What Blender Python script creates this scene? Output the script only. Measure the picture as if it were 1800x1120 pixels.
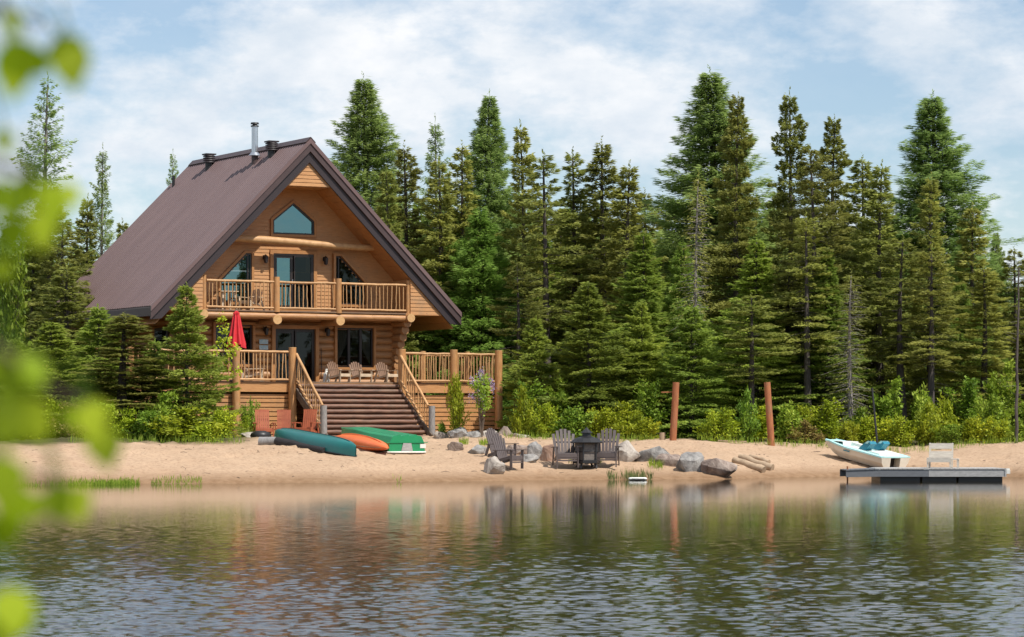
import bpy, bmesh, math, random
import numpy as np
from mathutils import Vector, Matrix, noise as mnoise

for o in list(bpy.data.objects): bpy.data.objects.remove(o)
SC = bpy.context.scene
COL = SC.collection
R_ = math.radians

# ------------------------------------------------------------------ camera
FPX, CAMZ, HOR = 5200.0, 1.64, 750.0          # focal length in photo pixels, eye height, horizon row
cam = bpy.data.cameras.new('camera'); camo = bpy.data.objects.new('camera', cam); COL.objects.link(camo)
camo.location = (0, 0, CAMZ); camo.rotation_euler = (R_(90), 0, 0)
cam.sensor_width = 36; cam.lens = FPX / 1800 * 36
cam.shift_y = (HOR - 560) / 1800
cam.clip_start = 0.2; cam.clip_end = 8000
cam.dof.use_dof = True; cam.dof.focus_distance = 95; cam.dof.aperture_fstop = 7.5
SC.camera = camo

# ------------------------------------------------------------------ sun, sky, exposure
SUN_EL, SUN_AZ = 56.0, 50.0                    # azimuth: degrees to the right of the way back to the camera
S = Vector((math.sin(R_(SUN_AZ)) * math.cos(R_(SUN_EL)), -math.cos(R_(SUN_AZ)) * math.cos(R_(SUN_EL)), math.sin(R_(SUN_EL))))
sl = bpy.data.lights.new('sun', 'SUN'); sl.energy = 5.0; sl.angle = R_(0.5); sl.color = (1, 0.955, 0.88)
so = bpy.data.objects.new('sun', sl); COL.objects.link(so)
so.rotation_euler = S.to_track_quat('Z', 'Y').to_euler()

W = bpy.data.worlds.new('World'); SC.world = W; W.use_nodes = True
def build_world():
    nt = W.node_tree; N = nt.nodes; L = nt.links
    N.clear()
    out = N.new('ShaderNodeOutputWorld')
    sky = N.new('ShaderNodeTexSky'); sky.sky_type = 'NISHITA'; sky.sun_disc = False
    sky.sun_elevation = R_(SUN_EL); sky.sun_rotation = R_(180 - SUN_AZ)
    sky.air_density = 1.0; sky.dust_density = 0.15; sky.ozone_density = 4.0
    b1 = N.new('ShaderNodeBackground'); b1.inputs[1].default_value = 0.11
    L.new(sky.outputs[0], b1.inputs[0])
    tc = N.new('ShaderNodeTexCoord')
    mp = N.new('ShaderNodeMapping'); mp.inputs['Scale'].default_value = (1.0, 1.0, 2.0)
    mp.inputs['Location'].default_value = (0.62, 0.1, 0.33)
    L.new(tc.outputs['Generated'], mp.inputs['Vector'])
    n1 = N.new('ShaderNodeTexNoise'); n1.inputs['Scale'].default_value = 13; n1.inputs['Detail'].default_value = 9
    n1.inputs['Roughness'].default_value = 0.60; n1.inputs['Distortion'].default_value = 0.0
    L.new(mp.outputs[0], n1.inputs['Vector'])
    r1 = N.new('ShaderNodeValToRGB'); r1.color_ramp.elements[0].position = 0.43; r1.color_ramp.elements[1].position = 0.60
    r1.color_ramp.elements[0].color = (.16, .16, .16, 1); r1.color_ramp.elements[1].color = (.97, .97, .97, 1)
    L.new(n1.outputs['Fac'], r1.inputs[0])
    # lit tops and greyer undersides of the clouds
    n2 = N.new('ShaderNodeTexNoise'); n2.inputs['Scale'].default_value = 17; n2.inputs['Detail'].default_value = 8; n2.inputs['Roughness'].default_value = .6
    L.new(mp.outputs[0], n2.inputs['Vector'])
    r2 = N.new('ShaderNodeValToRGB')
    r2.color_ramp.elements[0].position = .36; r2.color_ramp.elements[0].color = (0.68, 0.76, 0.85, 1)
    r2.color_ramp.elements[1].position = .62; r2.color_ramp.elements[1].color = (0.95, 0.96, 0.98, 1)
    L.new(n2.outputs['Fac'], r2.inputs[0])
    b2 = N.new('ShaderNodeBackground'); L.new(r2.outputs[0], b2.inputs[0]); b2.inputs[1].default_value = 0.98
    mx = N.new('ShaderNodeMixShader')
    L.new(r1.outputs[0], mx.inputs[0]); L.new(b1.outputs[0], mx.inputs[1]); L.new(b2.outputs[0], mx.inputs[2])
    L.new(mx.outputs[0], out.inputs[0])
build_world()
SC.view_settings.view_transform = 'Standard'; SC.view_settings.look = 'None'
SC.view_settings.exposure = 0.10; SC.view_settings.gamma = 1.0
SC.render.engine = 'CYCLES'
cy = SC.cycles
cy.use_denoising = True
try: cy.denoiser = 'OPENIMAGEDENOISE'
except Exception: pass
cy.max_bounces = 6; cy.diffuse_bounces = 4; cy.glossy_bounces = 3; cy.transmission_bounces = 4; cy.transparent_max_bounces = 8
cy.caustics_reflective = False; cy.caustics_refractive = False
cy.sample_clamp_indirect = 4

# ------------------------------------------------------------------ helpers
rnd = random.Random(7)

def wpt(px, py, D):
    return Vector(((px - 900) / FPX * D, D, CAMZ - (py - HOR) / FPX * D))

class MB:
    """collects shapes and links them as ONE mesh object"""
    def __init__(s): s.v = []; s.f = []; s.sm = []
    def add(s, vs, fs, smooth=False):
        b = len(s.v); s.v += [tuple(p) for p in vs]
        for f in fs: s.f.append(tuple(b + i for i in f)); s.sm.append(smooth)
    def box(s, c, size, rot=None):
        hx, hy, hz = size[0] / 2, size[1] / 2, size[2] / 2
        vs = [Vector((x, y, z)) for z in (-hz, hz) for y in (-hy, hy) for x in (-hx, hx)]
        if rot is not None: vs = [rot @ p for p in vs]
        c = Vector(c)
        s.add([p + c for p in vs], [(0, 2, 3, 1), (4, 5, 7, 6), (0, 1, 5, 4), (2, 6, 7, 3), (0, 4, 6, 2), (1, 3, 7, 5)])
        return s
    def bar(s, p0, p1, w, t, up=(0, 0, 1)):
        """box from p0 to p1, w wide sideways, t thick along up"""
        p0 = Vector(p0); p1 = Vector(p1); d = (p1 - p0); L = d.length; d.normalize()
        x = d.cross(Vector(up)); x.normalize(); u = x.cross(d)
        vs = [p + x * (a * w / 2) + u * (b * t / 2) for p in (p0, p1) for b in (-1, 1) for a in (-1, 1)]
        s.add(vs, [(0, 1, 3, 2), (4, 6, 7, 5), (0, 4, 5, 1), (2, 3, 7, 6), (0, 2, 6, 4), (1, 5, 7, 3)])
        return s
    def tube(s, pts, rad, n=8, caps=True, smooth=True):
        pts = [Vector(p) for p in pts]
        if not hasattr(rad, '__len__'): rad = [rad] * len(pts)
        vs = []; fs = []
        ref = Vector((0.31, 0.17, 0.93))
        for i, p in enumerate(pts):
            d = (pts[min(i + 1, len(pts) - 1)] - pts[max(i - 1, 0)]).normalized()
            r = ref if abs(d.dot(ref)) < .94 else Vector((1, 0.1, 0))
            x = d.cross(r).normalized(); y = d.cross(x)
            for k in range(n):
                a = 2 * math.pi * k / n
                vs.append(p + (x * math.cos(a) + y * math.sin(a)) * rad[i])
        for i in range(len(pts) - 1):
            for k in range(n):
                a, b = i * n + k, i * n + (k + 1) % n
                fs.append((a, b, b + n, a + n))
        s.add(vs, fs, smooth)
        if caps:
            m = len(pts) - 1
            s.add(vs[:n], [tuple(range(n - 1, -1, -1))]); s.add(vs[m * n:], [tuple(range(n))])
        return s
    def log(s, p0, p1, r0, r1=None, n=10, wob=.0, seg=6, seed=0):
        p0 = Vector(p0); p1 = Vector(p1); r1 = r0 if r1 is None else r1
        g = random.Random(seed * 131 + 5); pts = []; rs = []
        d = (p1 - p0).normalized(); x = d.orthogonal().normalized(); y = d.cross(x)
        for i in range(seg + 1):
            t = i / seg
            w = wob if 0 < i < seg else 0
            pts.append(p0.lerp(p1, t) + x * g.uniform(-w, w) + y * g.uniform(-w, w))
            rs.append((r0 + (r1 - r0) * t) * (1 + g.uniform(-1, 1) * min(.06, wob * 3)))
        return s.tube(pts, rs, n)
    def loft(s, rings, closed=True, cap0=False, cap1=False, smooth=True):
        n = len(rings[0]); vs = [p for r in rings for p in r]; fs = []
        for i in range(len(rings) - 1):
            for k in range(n if closed else n - 1):
                a, b = i * n + k, i * n + (k + 1) % n
                fs.append((a, b, b + n, a + n))
        s.add(vs, fs, smooth)
        if cap0: s.add(rings[0], [tuple(range(n - 1, -1, -1))])
        if cap1: s.add(rings[-1], [tuple(range(n))])
        return s
    def poly(s, pts, thick):
        """prism: polygon pushed by the vector thick"""
        n = len(pts); t = Vector(thick); a = [Vector(p) for p in pts]; b = [p + t for p in a]
        s.add(a + b, [tuple(range(n)), tuple(range(2 * n - 1, n - 1, -1))] + [(i, (i + 1) % n + 0, (i + 1) % n + n, i + n)[::-1] for i in range(n)])
        return s
    def build(s, name, mat, parent=None, loc=None):
        me = bpy.data.meshes.new(name); me.from_pydata(s.v, [], s.f); me.update()
        me.polygons.foreach_set('use_smooth', s.sm)
        bm = bmesh.new(); bm.from_mesh(me); bmesh.ops.recalc_face_normals(bm, faces=bm.faces); bm.to_mesh(me); bm.free()
        return link(name, me, mat, parent, loc)

def link(name, me, mat, parent=None, loc=None):
    o = bpy.data.objects.new(name, me); COL.objects.link(o)
    if mat is not None and not me.materials: me.materials.append(mat)
    if parent is not None: o.parent = parent
    if loc is not None: o.location = loc
    return o

def tag(o, label=None, cat=None, group=None, kind=None):
    if label: o['label'] = label
    if cat: o['category'] = cat
    if group: o['group'] = group
    if kind: o['kind'] = kind
    return o
def thing(name, label, cat, loc=(0, 0, 0), rz=0.0, group=None):
    o = bpy.data.objects.new(name, None); COL.objects.link(o); o.empty_display_size = .3
    o.location = loc; o.rotation_euler = (0, 0, rz)
    return tag(o, label, cat, group)
def kids(o): return [c for c in list(bpy.data.objects) if c.parent == o]
KIDS = {}
def dup(src, loc, rz, label, group=None, scale=None):
    """copy of a thing with copies of its parts and sub-parts"""
    if src not in KIDS: KIDS[src] = [(c, kids(c)) for c in kids(src)]
    r = src.copy(); COL.objects.link(r); r.location = loc; r.rotation_euler = (0, 0, rz)
    r['label'] = label
    if group: r['group'] = group
    if scale is not None: r.scale = scale
    for c, gs in KIDS[src]:
        d = c.copy(); COL.objects.link(d); d.parent = r
        for g in gs:
            e = g.copy(); COL.objects.link(e); e.parent = d
    return r

# ------------------------------------------------------------------ materials
def new_mat(name):
    m = bpy.data.materials.new(name); m.use_nodes = True
    nt = m.node_tree; N = nt.nodes; L = nt.links
    return m, N, L, N['Principled BSDF']
def mat(name, col, rough=.6, var=.25, scale=6, stretch=(1, 1, 1), bump=0.0, bscale=None, col2=None, metal=0.0, spec=.5, detail=5, randv=0.0, coord='Object'):
    """colour that wanders between two tones on a (stretched) noise, with a bump of its own"""
    m, N, L, P = new_mat(name)
    tc = N.new('ShaderNodeTexCoord'); mp = N.new('ShaderNodeMapping'); mp.inputs['Scale'].default_value = stretch
    L.new(tc.outputs[coord], mp.inputs[0])
    n = N.new('ShaderNodeTexNoise'); n.inputs['Scale'].default_value = scale; n.inputs['Detail'].default_value = detail; n.inputs['Roughness'].default_value = .6
    L.new(mp.outputs[0], n.inputs['Vector'])
    r = N.new('ShaderNodeValToRGB'); r.color_ramp.elements[0].position = .3; r.color_ramp.elements[1].position = .7
    a = col; b = col2 if col2 else tuple(c * (1 - var) for c in col)
    r.color_ramp.elements[0].color = (*b, 1); r.color_ramp.elements[1].color = (*a, 1)
    L.new(n.outputs['Fac'], r.inputs[0])
    src = r.outputs[0]
    if randv:
        oi = N.new('ShaderNodeObjectInfo'); mr = N.new('ShaderNodeMapRange'); mr.inputs['To Min'].default_value = 1 - randv; mr.inputs['To Max'].default_value = 1 + randv
        L.new(oi.outputs['Random'], mr.inputs[0])
        mm = N.new('ShaderNodeVectorMath'); mm.operation = 'SCALE'; L.new(src, mm.inputs[0]); L.new(mr.outputs[0], mm.inputs['Scale']); src = mm.outputs[0]
    L.new(src, P.inputs['Base Color'])
    P.inputs['Roughness'].default_value = rough; P.inputs['Metallic'].default_value = metal
    P.inputs['Specular IOR Level'].default_value = spec
    if bump:
        nb = N.new('ShaderNodeTexNoise'); nb.inputs['Scale'].default_value = bscale or scale * 2; nb.inputs['Detail'].default_value = 4
        L.new(mp.outputs[0], nb.inputs['Vector'])
        bp = N.new('ShaderNodeBump'); bp.inputs['Strength'].default_value = 1; bp.inputs['Distance'].default_value = bump
        L.new(nb.outputs['Fac'], bp.inputs['Height']); L.new(bp.outputs[0], P.inputs['Normal'])
    return m

M = {}
M['siding'] = mat('stained siding', (.53, .275, .110), .55, scale=3, stretch=(1, 1, 9), col2=(.42, .195, .070), bump=.002)
M['soffit'] = mat('soffit boards', (.49, .235, .088), .55, scale=3, stretch=(1, 7, 1), col2=(.36, .145, .043))
M['log'] = mat('golden wall logs', (.49, .255, .105), .5, scale=2.2, stretch=(1, 1, 7), col2=(.31, .14, .052), bump=.004)
M['post'] = mat('peeled posts', (.53, .285, .115), .5, scale=4, stretch=(5, 5, .8), col2=(.38, .17, .055), bump=.003, randv=.06)
M['rail'] = mat('peeled rails', (.56, .33, .15), .55, scale=5, stretch=(1, 1, 1), col2=(.40, .21, .085), randv=.1)
M['endgrain'] = mat('sawn log ends', (.62, .38, .17), .6, scale=14, col2=(.5, .28, .11))
M['deckwood'] = mat('deck boards', (.24, .145, .085), .65, scale=4, stretch=(1, 6, 1), col2=(.16, .09, .05))
M['tread'] = mat('stair logs', (.215, .098, .057), .6, scale=5, stretch=(.6, 3, 3), col2=(.085, .046, .03), bump=.006, randv=.16)
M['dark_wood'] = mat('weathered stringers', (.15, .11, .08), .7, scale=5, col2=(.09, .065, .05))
M['grey_wood'] = mat('grey weathered wood', (.30, .285, .27), .75, scale=6, stretch=(4, 4, 1), col2=(.18, .17, .165), bump=.004)
M['trimwood'] = mat('window trim', (.44, .205, .07), .55, scale=5, col2=(.36, .16, .05))
M['roof'] = mat('brown steel roofing', (.168, .108, .103), .42, scale=.9, stretch=(.35, 1.4, .35), col2=(.138, .087, .084), bump=0)
M['fascia'] = mat('dark brown fascia', (.075, .047, .045), .5, scale=2, col2=(.058, .036, .036))
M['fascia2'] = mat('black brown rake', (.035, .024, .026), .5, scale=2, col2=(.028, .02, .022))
M['frame'] = mat('dark window frame', (.028, .018, .015), .4, scale=5)
M['black'] = mat('black metal', (.018, .017, .018), .45, scale=8)
M['steel'] = mat('galvanised pipe', (.62, .64, .66), .28, scale=4, stretch=(3, 3, .5), col2=(.5, .52, .55), metal=.9)
M['redcloth'] = mat('red umbrella cloth', (.62, .022, .03), .7, scale=5, col2=(.5, .014, .022))
M['redchair'] = mat('red painted wood', (.40, .105, .045), .6, scale=6, col2=(.28, .07, .03), stretch=(1, 1, .4), randv=.08)
M['chairwood'] = mat('pale chair wood', (.62, .50, .36), .6, scale=6, col2=(.5, .38, .26), randv=.06)
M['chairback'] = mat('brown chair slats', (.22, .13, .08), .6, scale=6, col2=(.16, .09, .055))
M['plastic'] = mat('taupe plastic', (.125, .098, .092), .45, scale=5, col2=(.10, .078, .072), randv=.05)
M['teal'] = mat('teal canoe hull', (.012, .155, .145), .32, scale=1.6, col2=(.012, .115, .115), bump=0)
M['teal_dark'] = mat('dark gunwale', (.012, .03, .035), .5)
M['orange'] = mat('orange kayak hull', (.80, .175, .045), .38, scale=2, col2=(.70, .14, .035))
M['green'] = mat('green rowboat hull', (.018, .29, .115), .34, scale=2, col2=(.02, .24, .10))
M['white'] = mat('white plastic', (.78, .77, .72), .4, scale=4, col2=(.70, .68, .62))
M['cream'] = mat('cream boat hull', (.72, .66, .55), .4, scale=2, col2=(.6, .53, .43))
M['aqua'] = mat('pale aqua deck', (.50, .78, .76), .4, scale=3, col2=(.42, .72, .70))
M['seatblue'] = mat('teal seat', (.015, .22, .31), .4, scale=3, col2=(.02, .17, .25))
M['rust'] = mat('rust red log posts', (.40, .145, .055), .7, scale=5, stretch=(4, 4, .7), col2=(.25, .08, .032), bump=.006)
M['driftwood'] = mat('driftwood', (.47, .34, .22), .75, scale=5, stretch=(1, 1, 1), col2=(.28, .2, .13), bump=.008)
M['charred'] = mat('charred log', (.025, .02, .02), .8, scale=7, bump=.02)
M['dockside'] = mat('grey dock frame', (.155, .163, .178), .6, scale=8, stretch=(1, 1, 3), col2=(.13, .135, .145))
M['dockpale'] = mat('pale dock frame', (.42, .41, .40), .65, scale=8, stretch=(1, 1, 3), col2=(.29, .285, .28))
M['docktop'] = mat('dock boards', (.46, .44, .41), .7, scale=6, stretch=(5, 1, 1), col2=(.34, .325, .31))
M['bench'] = mat('whitewashed bench', (.60, .55, .47), .7, scale=6, stretch=(1, 4, 4), col2=(.45, .40, .34))
M['mesh'] = mat('smoky screen', (.22, .19, .16), .6, scale=20, col2=(.12, .10, .09))
M['bark'] = mat('conifer bark', (.105, .085, .075), .85, scale=7, stretch=(3, 3, .6), col2=(.05, .04, .036), bump=.02)
M['bark_grey'] = mat('grey dead bark', (.30, .27, .245), .85, scale=7, stretch=(3, 3, .6), col2=(.18, .155, .14), bump=.02)
M['twig'] = mat('shrub twigs', (.12, .085, .06), .8, scale=9)
M['sign'] = mat('blue white sign boards', (.22, .42, .50), .6, scale=9, col2=(.55, .6, .58))
M['curtain'] = mat('lace curtain', (.7, .7, .66), .8, scale=30, stretch=(6, 6, .3), col2=(.45, .45, .43))
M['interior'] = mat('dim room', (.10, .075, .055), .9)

def weather(m, amount=.5):
    """grey weathered streaks and dark knots over a wood material"""
    nt = m.node_tree; N = nt.nodes; L = nt.links; P = N['Principled BSDF']; src = P.inputs['Base Color'].links[0].from_socket
    tc = N.new('ShaderNodeTexCoord'); n = N.new('ShaderNodeTexNoise'); n.inputs['Scale'].default_value = 1.1; n.inputs['Detail'].default_value = 8; n.inputs['Roughness'].default_value = .7
    L.new(tc.outputs['Object'], n.inputs['Vector'])
    r = N.new('ShaderNodeMapRange'); r.inputs['From Min'].default_value = .50; r.inputs['From Max'].default_value = .72; r.inputs['To Max'].default_value = amount; L.new(n.outputs['Fac'], r.inputs[0])
    x = N.new('ShaderNodeMix'); x.data_type = 'RGBA'; L.new(r.outputs[0], x.inputs['Factor']); L.new(src, x.inputs['A']); x.inputs['B'].default_value = (.24, .165, .10, 1)
    k = N.new('ShaderNodeTexVoronoi'); k.inputs['Scale'].default_value = 3.4; L.new(tc.outputs['Object'], k.inputs['Vector'])
    kr = N.new('ShaderNodeMapRange'); kr.inputs['From Min'].default_value = .05; kr.inputs['From Max'].default_value = .11; kr.inputs['To Min'].default_value = .7; kr.inputs['To Max'].default_value = 0; L.new(k.outputs['Distance'], kr.inputs[0])
    y = N.new('ShaderNodeMix'); y.data_type = 'RGBA'; L.new(kr.outputs[0], y.inputs['Factor']); L.new(x.outputs['Result'], y.inputs['A']); y.inputs['B'].default_value = (.13, .06, .03, 1)
    L.new(y.outputs['Result'], P.inputs['Base Color'])
for k_ in ('siding', 'log', 'post', 'tread', 'deckwood', 'rust'): weather(M[k_], .55)
for k_ in ('soffit', 'trimwood'): weather(M[k_], .3)

def glass_mat(name, refl, tint):
    m, N, L, P = new_mat(name)
    N.remove(P); out = N['Material Output']
    t = N.new('ShaderNodeBsdfTransparent'); t.inputs[0].default_value = (.22, .22, .21, 1)
    g = N.new('ShaderNodeBsdfGlossy'); g.inputs['Roughness'].default_value = .015; g.inputs['Color'].default_value = (*tint, 1)
    tc = N.new('ShaderNodeTexCoord'); n = N.new('ShaderNodeTexNoise'); n.inputs['Scale'].default_value = .8
    L.new(tc.outputs['Object'], n.inputs['Vector'])
    b = N.new('ShaderNodeBump'); b.inputs['Distance'].default_value = .006; L.new(n.outputs['Fac'], b.inputs['Height']); L.new(b.outputs[0], g.inputs['Normal'])
    mx = N.new('ShaderNodeMixShader'); mx.inputs[0].default_value = refl
    L.new(t.outputs[0], mx.inputs[1]); L.new(g.outputs[0], mx.inputs[2]); L.new(mx.outputs[0], out.inputs[0])
    return m
M['glass'] = glass_mat('coated glass', .27, (.45, .78, .82))
M['glass_low'] = glass_mat('dark glass', .035, (.7, .8, .8))

def leaf_mat(name, cols, trans=.25, rough=.6, randv=.16, transcol=None):
    """foliage: every spray has its own tint, every tree its own tone"""
    m, N, L, P = new_mat(name); out = N['Material Output']
    at = N.new('ShaderNodeAttribute'); at.attribute_name = 'tint'
    r = N.new('ShaderNodeValToRGB'); cr = r.color_ramp
    cr.elements[0].color = (*cols[0], 1); cr.elements[1].color = (*cols[-1], 1)
    for i, c in enumerate(cols[1:-1]):
        e = cr.elements.new((i + 1) / (len(cols) - 1)); e.color = (*c, 1)
    L.new(at.outputs['Fac'], r.inputs[0])
    oi = N.new('ShaderNodeObjectInfo')
    hs = N.new('ShaderNodeHueSaturation')
    mr = N.new('ShaderNodeMapRange'); mr.inputs['To Min'].default_value = 1 - randv; mr.inputs['To Max'].default_value = 1 + randv; L.new(oi.outputs['Random'], mr.inputs[0])
    ml = N.new('ShaderNodeMath'); ml.operation = 'MULTIPLY'; ml.inputs[1].default_value = 7.31; L.new(oi.outputs['Random'], ml.inputs[0])
    fr = N.new('ShaderNodeMath'); fr.operation = 'FRACT'; L.new(ml.outputs[0], fr.inputs[0])
    mh = N.new('ShaderNodeMapRange'); mh.inputs['To Min'].default_value = .488; mh.inputs['To Max'].default_value = .512; L.new(fr.outputs[0], mh.inputs[0])
    L.new(r.outputs[0], hs.inputs['Color']); L.new(mr.outputs[0], hs.inputs['Value']); L.new(mh.outputs[0], hs.inputs['Hue'])
    L.new(hs.outputs[0], P.inputs['Base Color']); P.inputs['Roughness'].default_value = rough; P.inputs['Specular IOR Level'].default_value = .3
    t = N.new('ShaderNodeBsdfTranslucent'); L.new(hs.outputs[0], t.inputs['Color'])
    mx = N.new('ShaderNodeMixShader'); mx.inputs[0].default_value = trans
    L.new(P.outputs[0], mx.inputs[1]); L.new(t.outputs[0], mx.inputs[2]); L.new(mx.outputs[0], out.inputs['Surface'])
    return m
M['spruce'] = leaf_mat('spruce needles', [(.165, .182, .042), (.300, .318, .070), (.445, .440, .100)], .44, .6, .24)
M['fir'] = leaf_mat('fir needles', [(.160, .225, .036), (.285, .370, .058), (.450, .520, .085)], .46, .6, .24)
M['larch'] = leaf_mat('larch needles', [(.185, .275, .078), (.310, .415, .112), (.430, .530, .155)], .48, .6, .10)
M['larch_fresh'] = leaf_mat('fresh larch needles', [(.145, .250, .036), (.245, .375, .058), (.355, .485, .095)], .44)
M['shrub_yellow'] = leaf_mat('yellow green leaves', [(.19, .25, .012), (.36, .43, .022), (.53, .56, .04)], .4)
M['shrub_green'] = leaf_mat('fresh green leaves', [(.11, .19, .016), (.23, .34, .030), (.38, .48, .06)], .4)
M['shrub_brown'] = leaf_mat('brownish leaves', [(.15, .085, .04), (.24, .19, .045), (.31, .29, .055)], .3)
M['birch'] = leaf_mat('birch leaves', [(.17, .31, .005), (.33, .47, .009), (.52, .64, .035)], .5, .4, 0)
M['lilac'] = leaf_mat('lilac blossom', [(.30, .22, .38), (.42, .32, .52), (.55, .45, .62)], .3)
M['reed'] = leaf_mat('shore grass', [(.07, .10, .03), (.14, .18, .05), (.22, .25, .08)], .3)

# ------------------------------------------------------------------ ground and water
SHX = [-40, -15, -10, -4.9, -.5, 3.5, 6.5, 9.5, 13.5, 16.5, 20, 60]
SHY = [80, 82, 84.5, 87, 89.2, 91.3, 92.8, 96.5, 98.5, 96.5, 94, 92]
PT = [-80, -20, -6, -1.5, 0, .35, .8, 2, 4, 7, 10, 14, 22, 60, 400, 3000]
PZ = [-2.2, -1.5, -.7, -.18, 0, .10, .17, .38, .66, .92, 1.06, 1.18, 1.27, 1.5, 2, 6]
def shore(X): return np.interp(X, SHX, SHY) + .35 * np.sin(X * .55 + 1) + .18 * np.sin(X * 1.7)
def ground_z(X, Y):
    X = np.asarray(X, float); Y = np.asarray(Y, float)
    t = Y - shore(X)
    z = np.interp(t, PT, PZ)
    k = np.clip(t / 3, 0, 1) * np.clip((60 - t) / 40, 0, 1)
    z = z + k * (.035 * np.sin(X * 1.1 + Y * .5) + .03 * np.sin(X * .6 - Y * .9 + 2) + .012 * np.sin(X * 3.1 + Y * 2.3))
    near = np.interp(Y, [-60, 2, 6, 9], [.6, .35, -.1, -1.2])
    return np.where(Y < 9, np.maximum(near, -1.2), np.where(Y < 12, np.maximum(z, -1.2) if False else z, z))
def gz(x, y): return float(ground_z(x, y))
def ghit(px, py, lo=78, hi=130):
    """where the line of sight through a photo pixel meets the ground"""
    Y = np.linspace(lo, hi, 2600); X = (px - 900) / FPX * Y; z = CAMZ - (py - HOR) / FPX * Y
    k = np.nonzero(z <= ground_z(X, Y))[0]
    i = k[0] if len(k) else len(Y) - 1
    return Vector((X[i], Y[i], gz(X[i], Y[i])))
def gat(px, D):
    x = (px - 900) / FPX * D
    return Vector((x, D, gz(x, D)))

def build_ground():
    xs = np.concatenate([[-3000, -1200, -500, -250, -140, -90, -60], np.arange(-45, 45.01, .2), [60, 90, 140, 250, 500, 1200, 3000]])
    ys = np.concatenate([[-1500, -400, -100, -40, -15, -6, 0, 2, 4, 6, 8, 9, 12, 20, 35, 50, 65, 74], np.arange(78, 122, .2), np.arange(122, 160, 2), [180, 230, 320, 500, 900, 1800, 4000]])
    X, Y = np.meshgrid(xs, ys)
    Z = ground_z(X, Y)
    g = np.random.default_rng(3)
    fine = (np.abs(X) < 46) & (Y > 78) & (Y < 122) & (Z > .12)
    Z = Z + fine * g.normal(0, .010, Z.shape)
    for _ in range(700):                       # footprints and scuffs in the loose sand
        fx, fy = g.uniform(-20, 20), g.uniform(84, 110)
        i0, j0 = np.searchsorted(ys, fy), np.searchsorted(xs, fx)
        sl = (slice(max(i0 - 3, 0), i0 + 4), slice(max(j0 - 3, 0), j0 + 4))
        d2 = ((X[sl] - fx) / .22) ** 2 + ((Y[sl] - fy) / .30) ** 2
        Z[sl] += np.where(Z[sl] > .15, -g.uniform(.03, .08) * np.exp(-d2) + .035 * np.exp(-(np.sqrt(d2) - 1.6) ** 2 * 3), 0)
    n, m = X.shape
    co = np.stack([X, Y, Z], -1).reshape(-1, 3)
    I = np.arange(n * m).reshape(n, m)
    q = np.stack([I[:-1, :-1], I[:-1, 1:], I[1:, 1:], I[1:, :-1]], -1).reshape(-1, 4)
    me = bpy.data.meshes.new('ground')
    fill_mesh(me, co, q, smooth=True)
    t = (Y - shore(X))
    forest = np.clip((Y - 112) / 6, 0, 1)
    left = np.clip((t - 10.5) / 2, 0, 1) * np.clip((-8.3 - X) / 1.0, 0, 1)
    right = np.clip((t - 10.5) / 2.5, 0, 1) * np.clip((X - 9.5) / 1.5, 0, 1)
    mid = np.clip((Y - 105) / 2, 0, 1) * np.clip((X - .2) / 1.5, 0, 1)
    fo = np.maximum(np.maximum(forest, left), np.maximum(right, mid))
    fo = np.where(Y < 40, 1, fo)
    a = me.attributes.new('forest', 'FLOAT', 'POINT'); a.data.foreach_set('value', fo.reshape(-1).astype(np.float32))
    wet = np.clip(1.15 - (Z - .02) / .30, 0, 1)
    a = me.attributes.new('wet', 'FLOAT', 'POINT'); a.data.foreach_set('value', wet.reshape(-1).astype(np.float32))
    m_, N, L, P = new_mat('sand and forest floor')
    tc = N.new('ShaderNodeTexCoord')
    def nz(sc, det=6, ro=.6):
        n = N.new('ShaderNodeTexNoise'); n.inputs['Scale'].default_value = sc; n.inputs['Detail'].default_value = det; n.inputs['Roughness'].default_value = ro
        L.new(tc.outputs['Object'], n.inputs['Vector']); return n
    def ramp(n, a, b, p0=.3, p1=.7):
        r = N.new('ShaderNodeValToRGB'); r.color_ramp.elements[0].position = p0; r.color_ramp.elements[1].position = p1
        r.color_ramp.elements[0].color = (*a, 1); r.color_ramp.elements[1].color = (*b, 1); L.new(n.outputs['Fac'], r.inputs[0]); return r
    def mix(a, b, f):
        x = N.new('ShaderNodeMix'); x.data_type = 'RGBA'; L.new(f, x.inputs['Factor']); L.new(a, x.inputs['A']); L.new(b, x.inputs['B']); return x.outputs['Result']
    big = ramp(nz(.55, 8), (.345, .226, .143), (.435, .305, .204))
    speck = ramp(nz(9, 6, .7), (.26, .16, .10), (.55, .39, .26), .36, .52)
    sandc = N.new('ShaderNodeMix'); sandc.data_type = 'RGBA'; sandc.inputs['Factor'].default_value = .4
    L.new(big.outputs[0], sandc.inputs['A']); L.new(speck.outputs[0], sandc.inputs['B'])
    wetc = ramp(nz(4, 6), (.20, .115, .06), (.30, .19, .11))
    aw = N.new('ShaderNodeAttribute'); aw.attribute_name = 'wet'
    af = N.new('ShaderNodeAttribute'); af.attribute_name = 'forest'
    c1 = mix(sandc.outputs['Result'], wetc.outputs[0], aw.outputs['Fac'])
    flo = ramp(nz(2.2, 8), (.045, .035, .02), (.085, .085, .03))
    c2 = mix(c1, flo.outputs[0], af.outputs['Fac'])
    L.new(c2, P.inputs['Base Color']); P.inputs['Roughness'].default_value = .9; P.inputs['Specular IOR Level'].default_value = .15
    b1 = N.new('ShaderNodeBump'); b1.inputs['Distance'].default_value = .05; b1.inputs['Strength'].default_value = .8
    L.new(nz(5, 8, .7).outputs['Fac'], b1.inputs['Height']); L.new(b1.outputs[0], P.inputs['Normal'])
    me.materials.append(m_)
    o = bpy.data.objects.new('ground', me); COL.objects.link(o); o['kind'] = 'structure'

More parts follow.
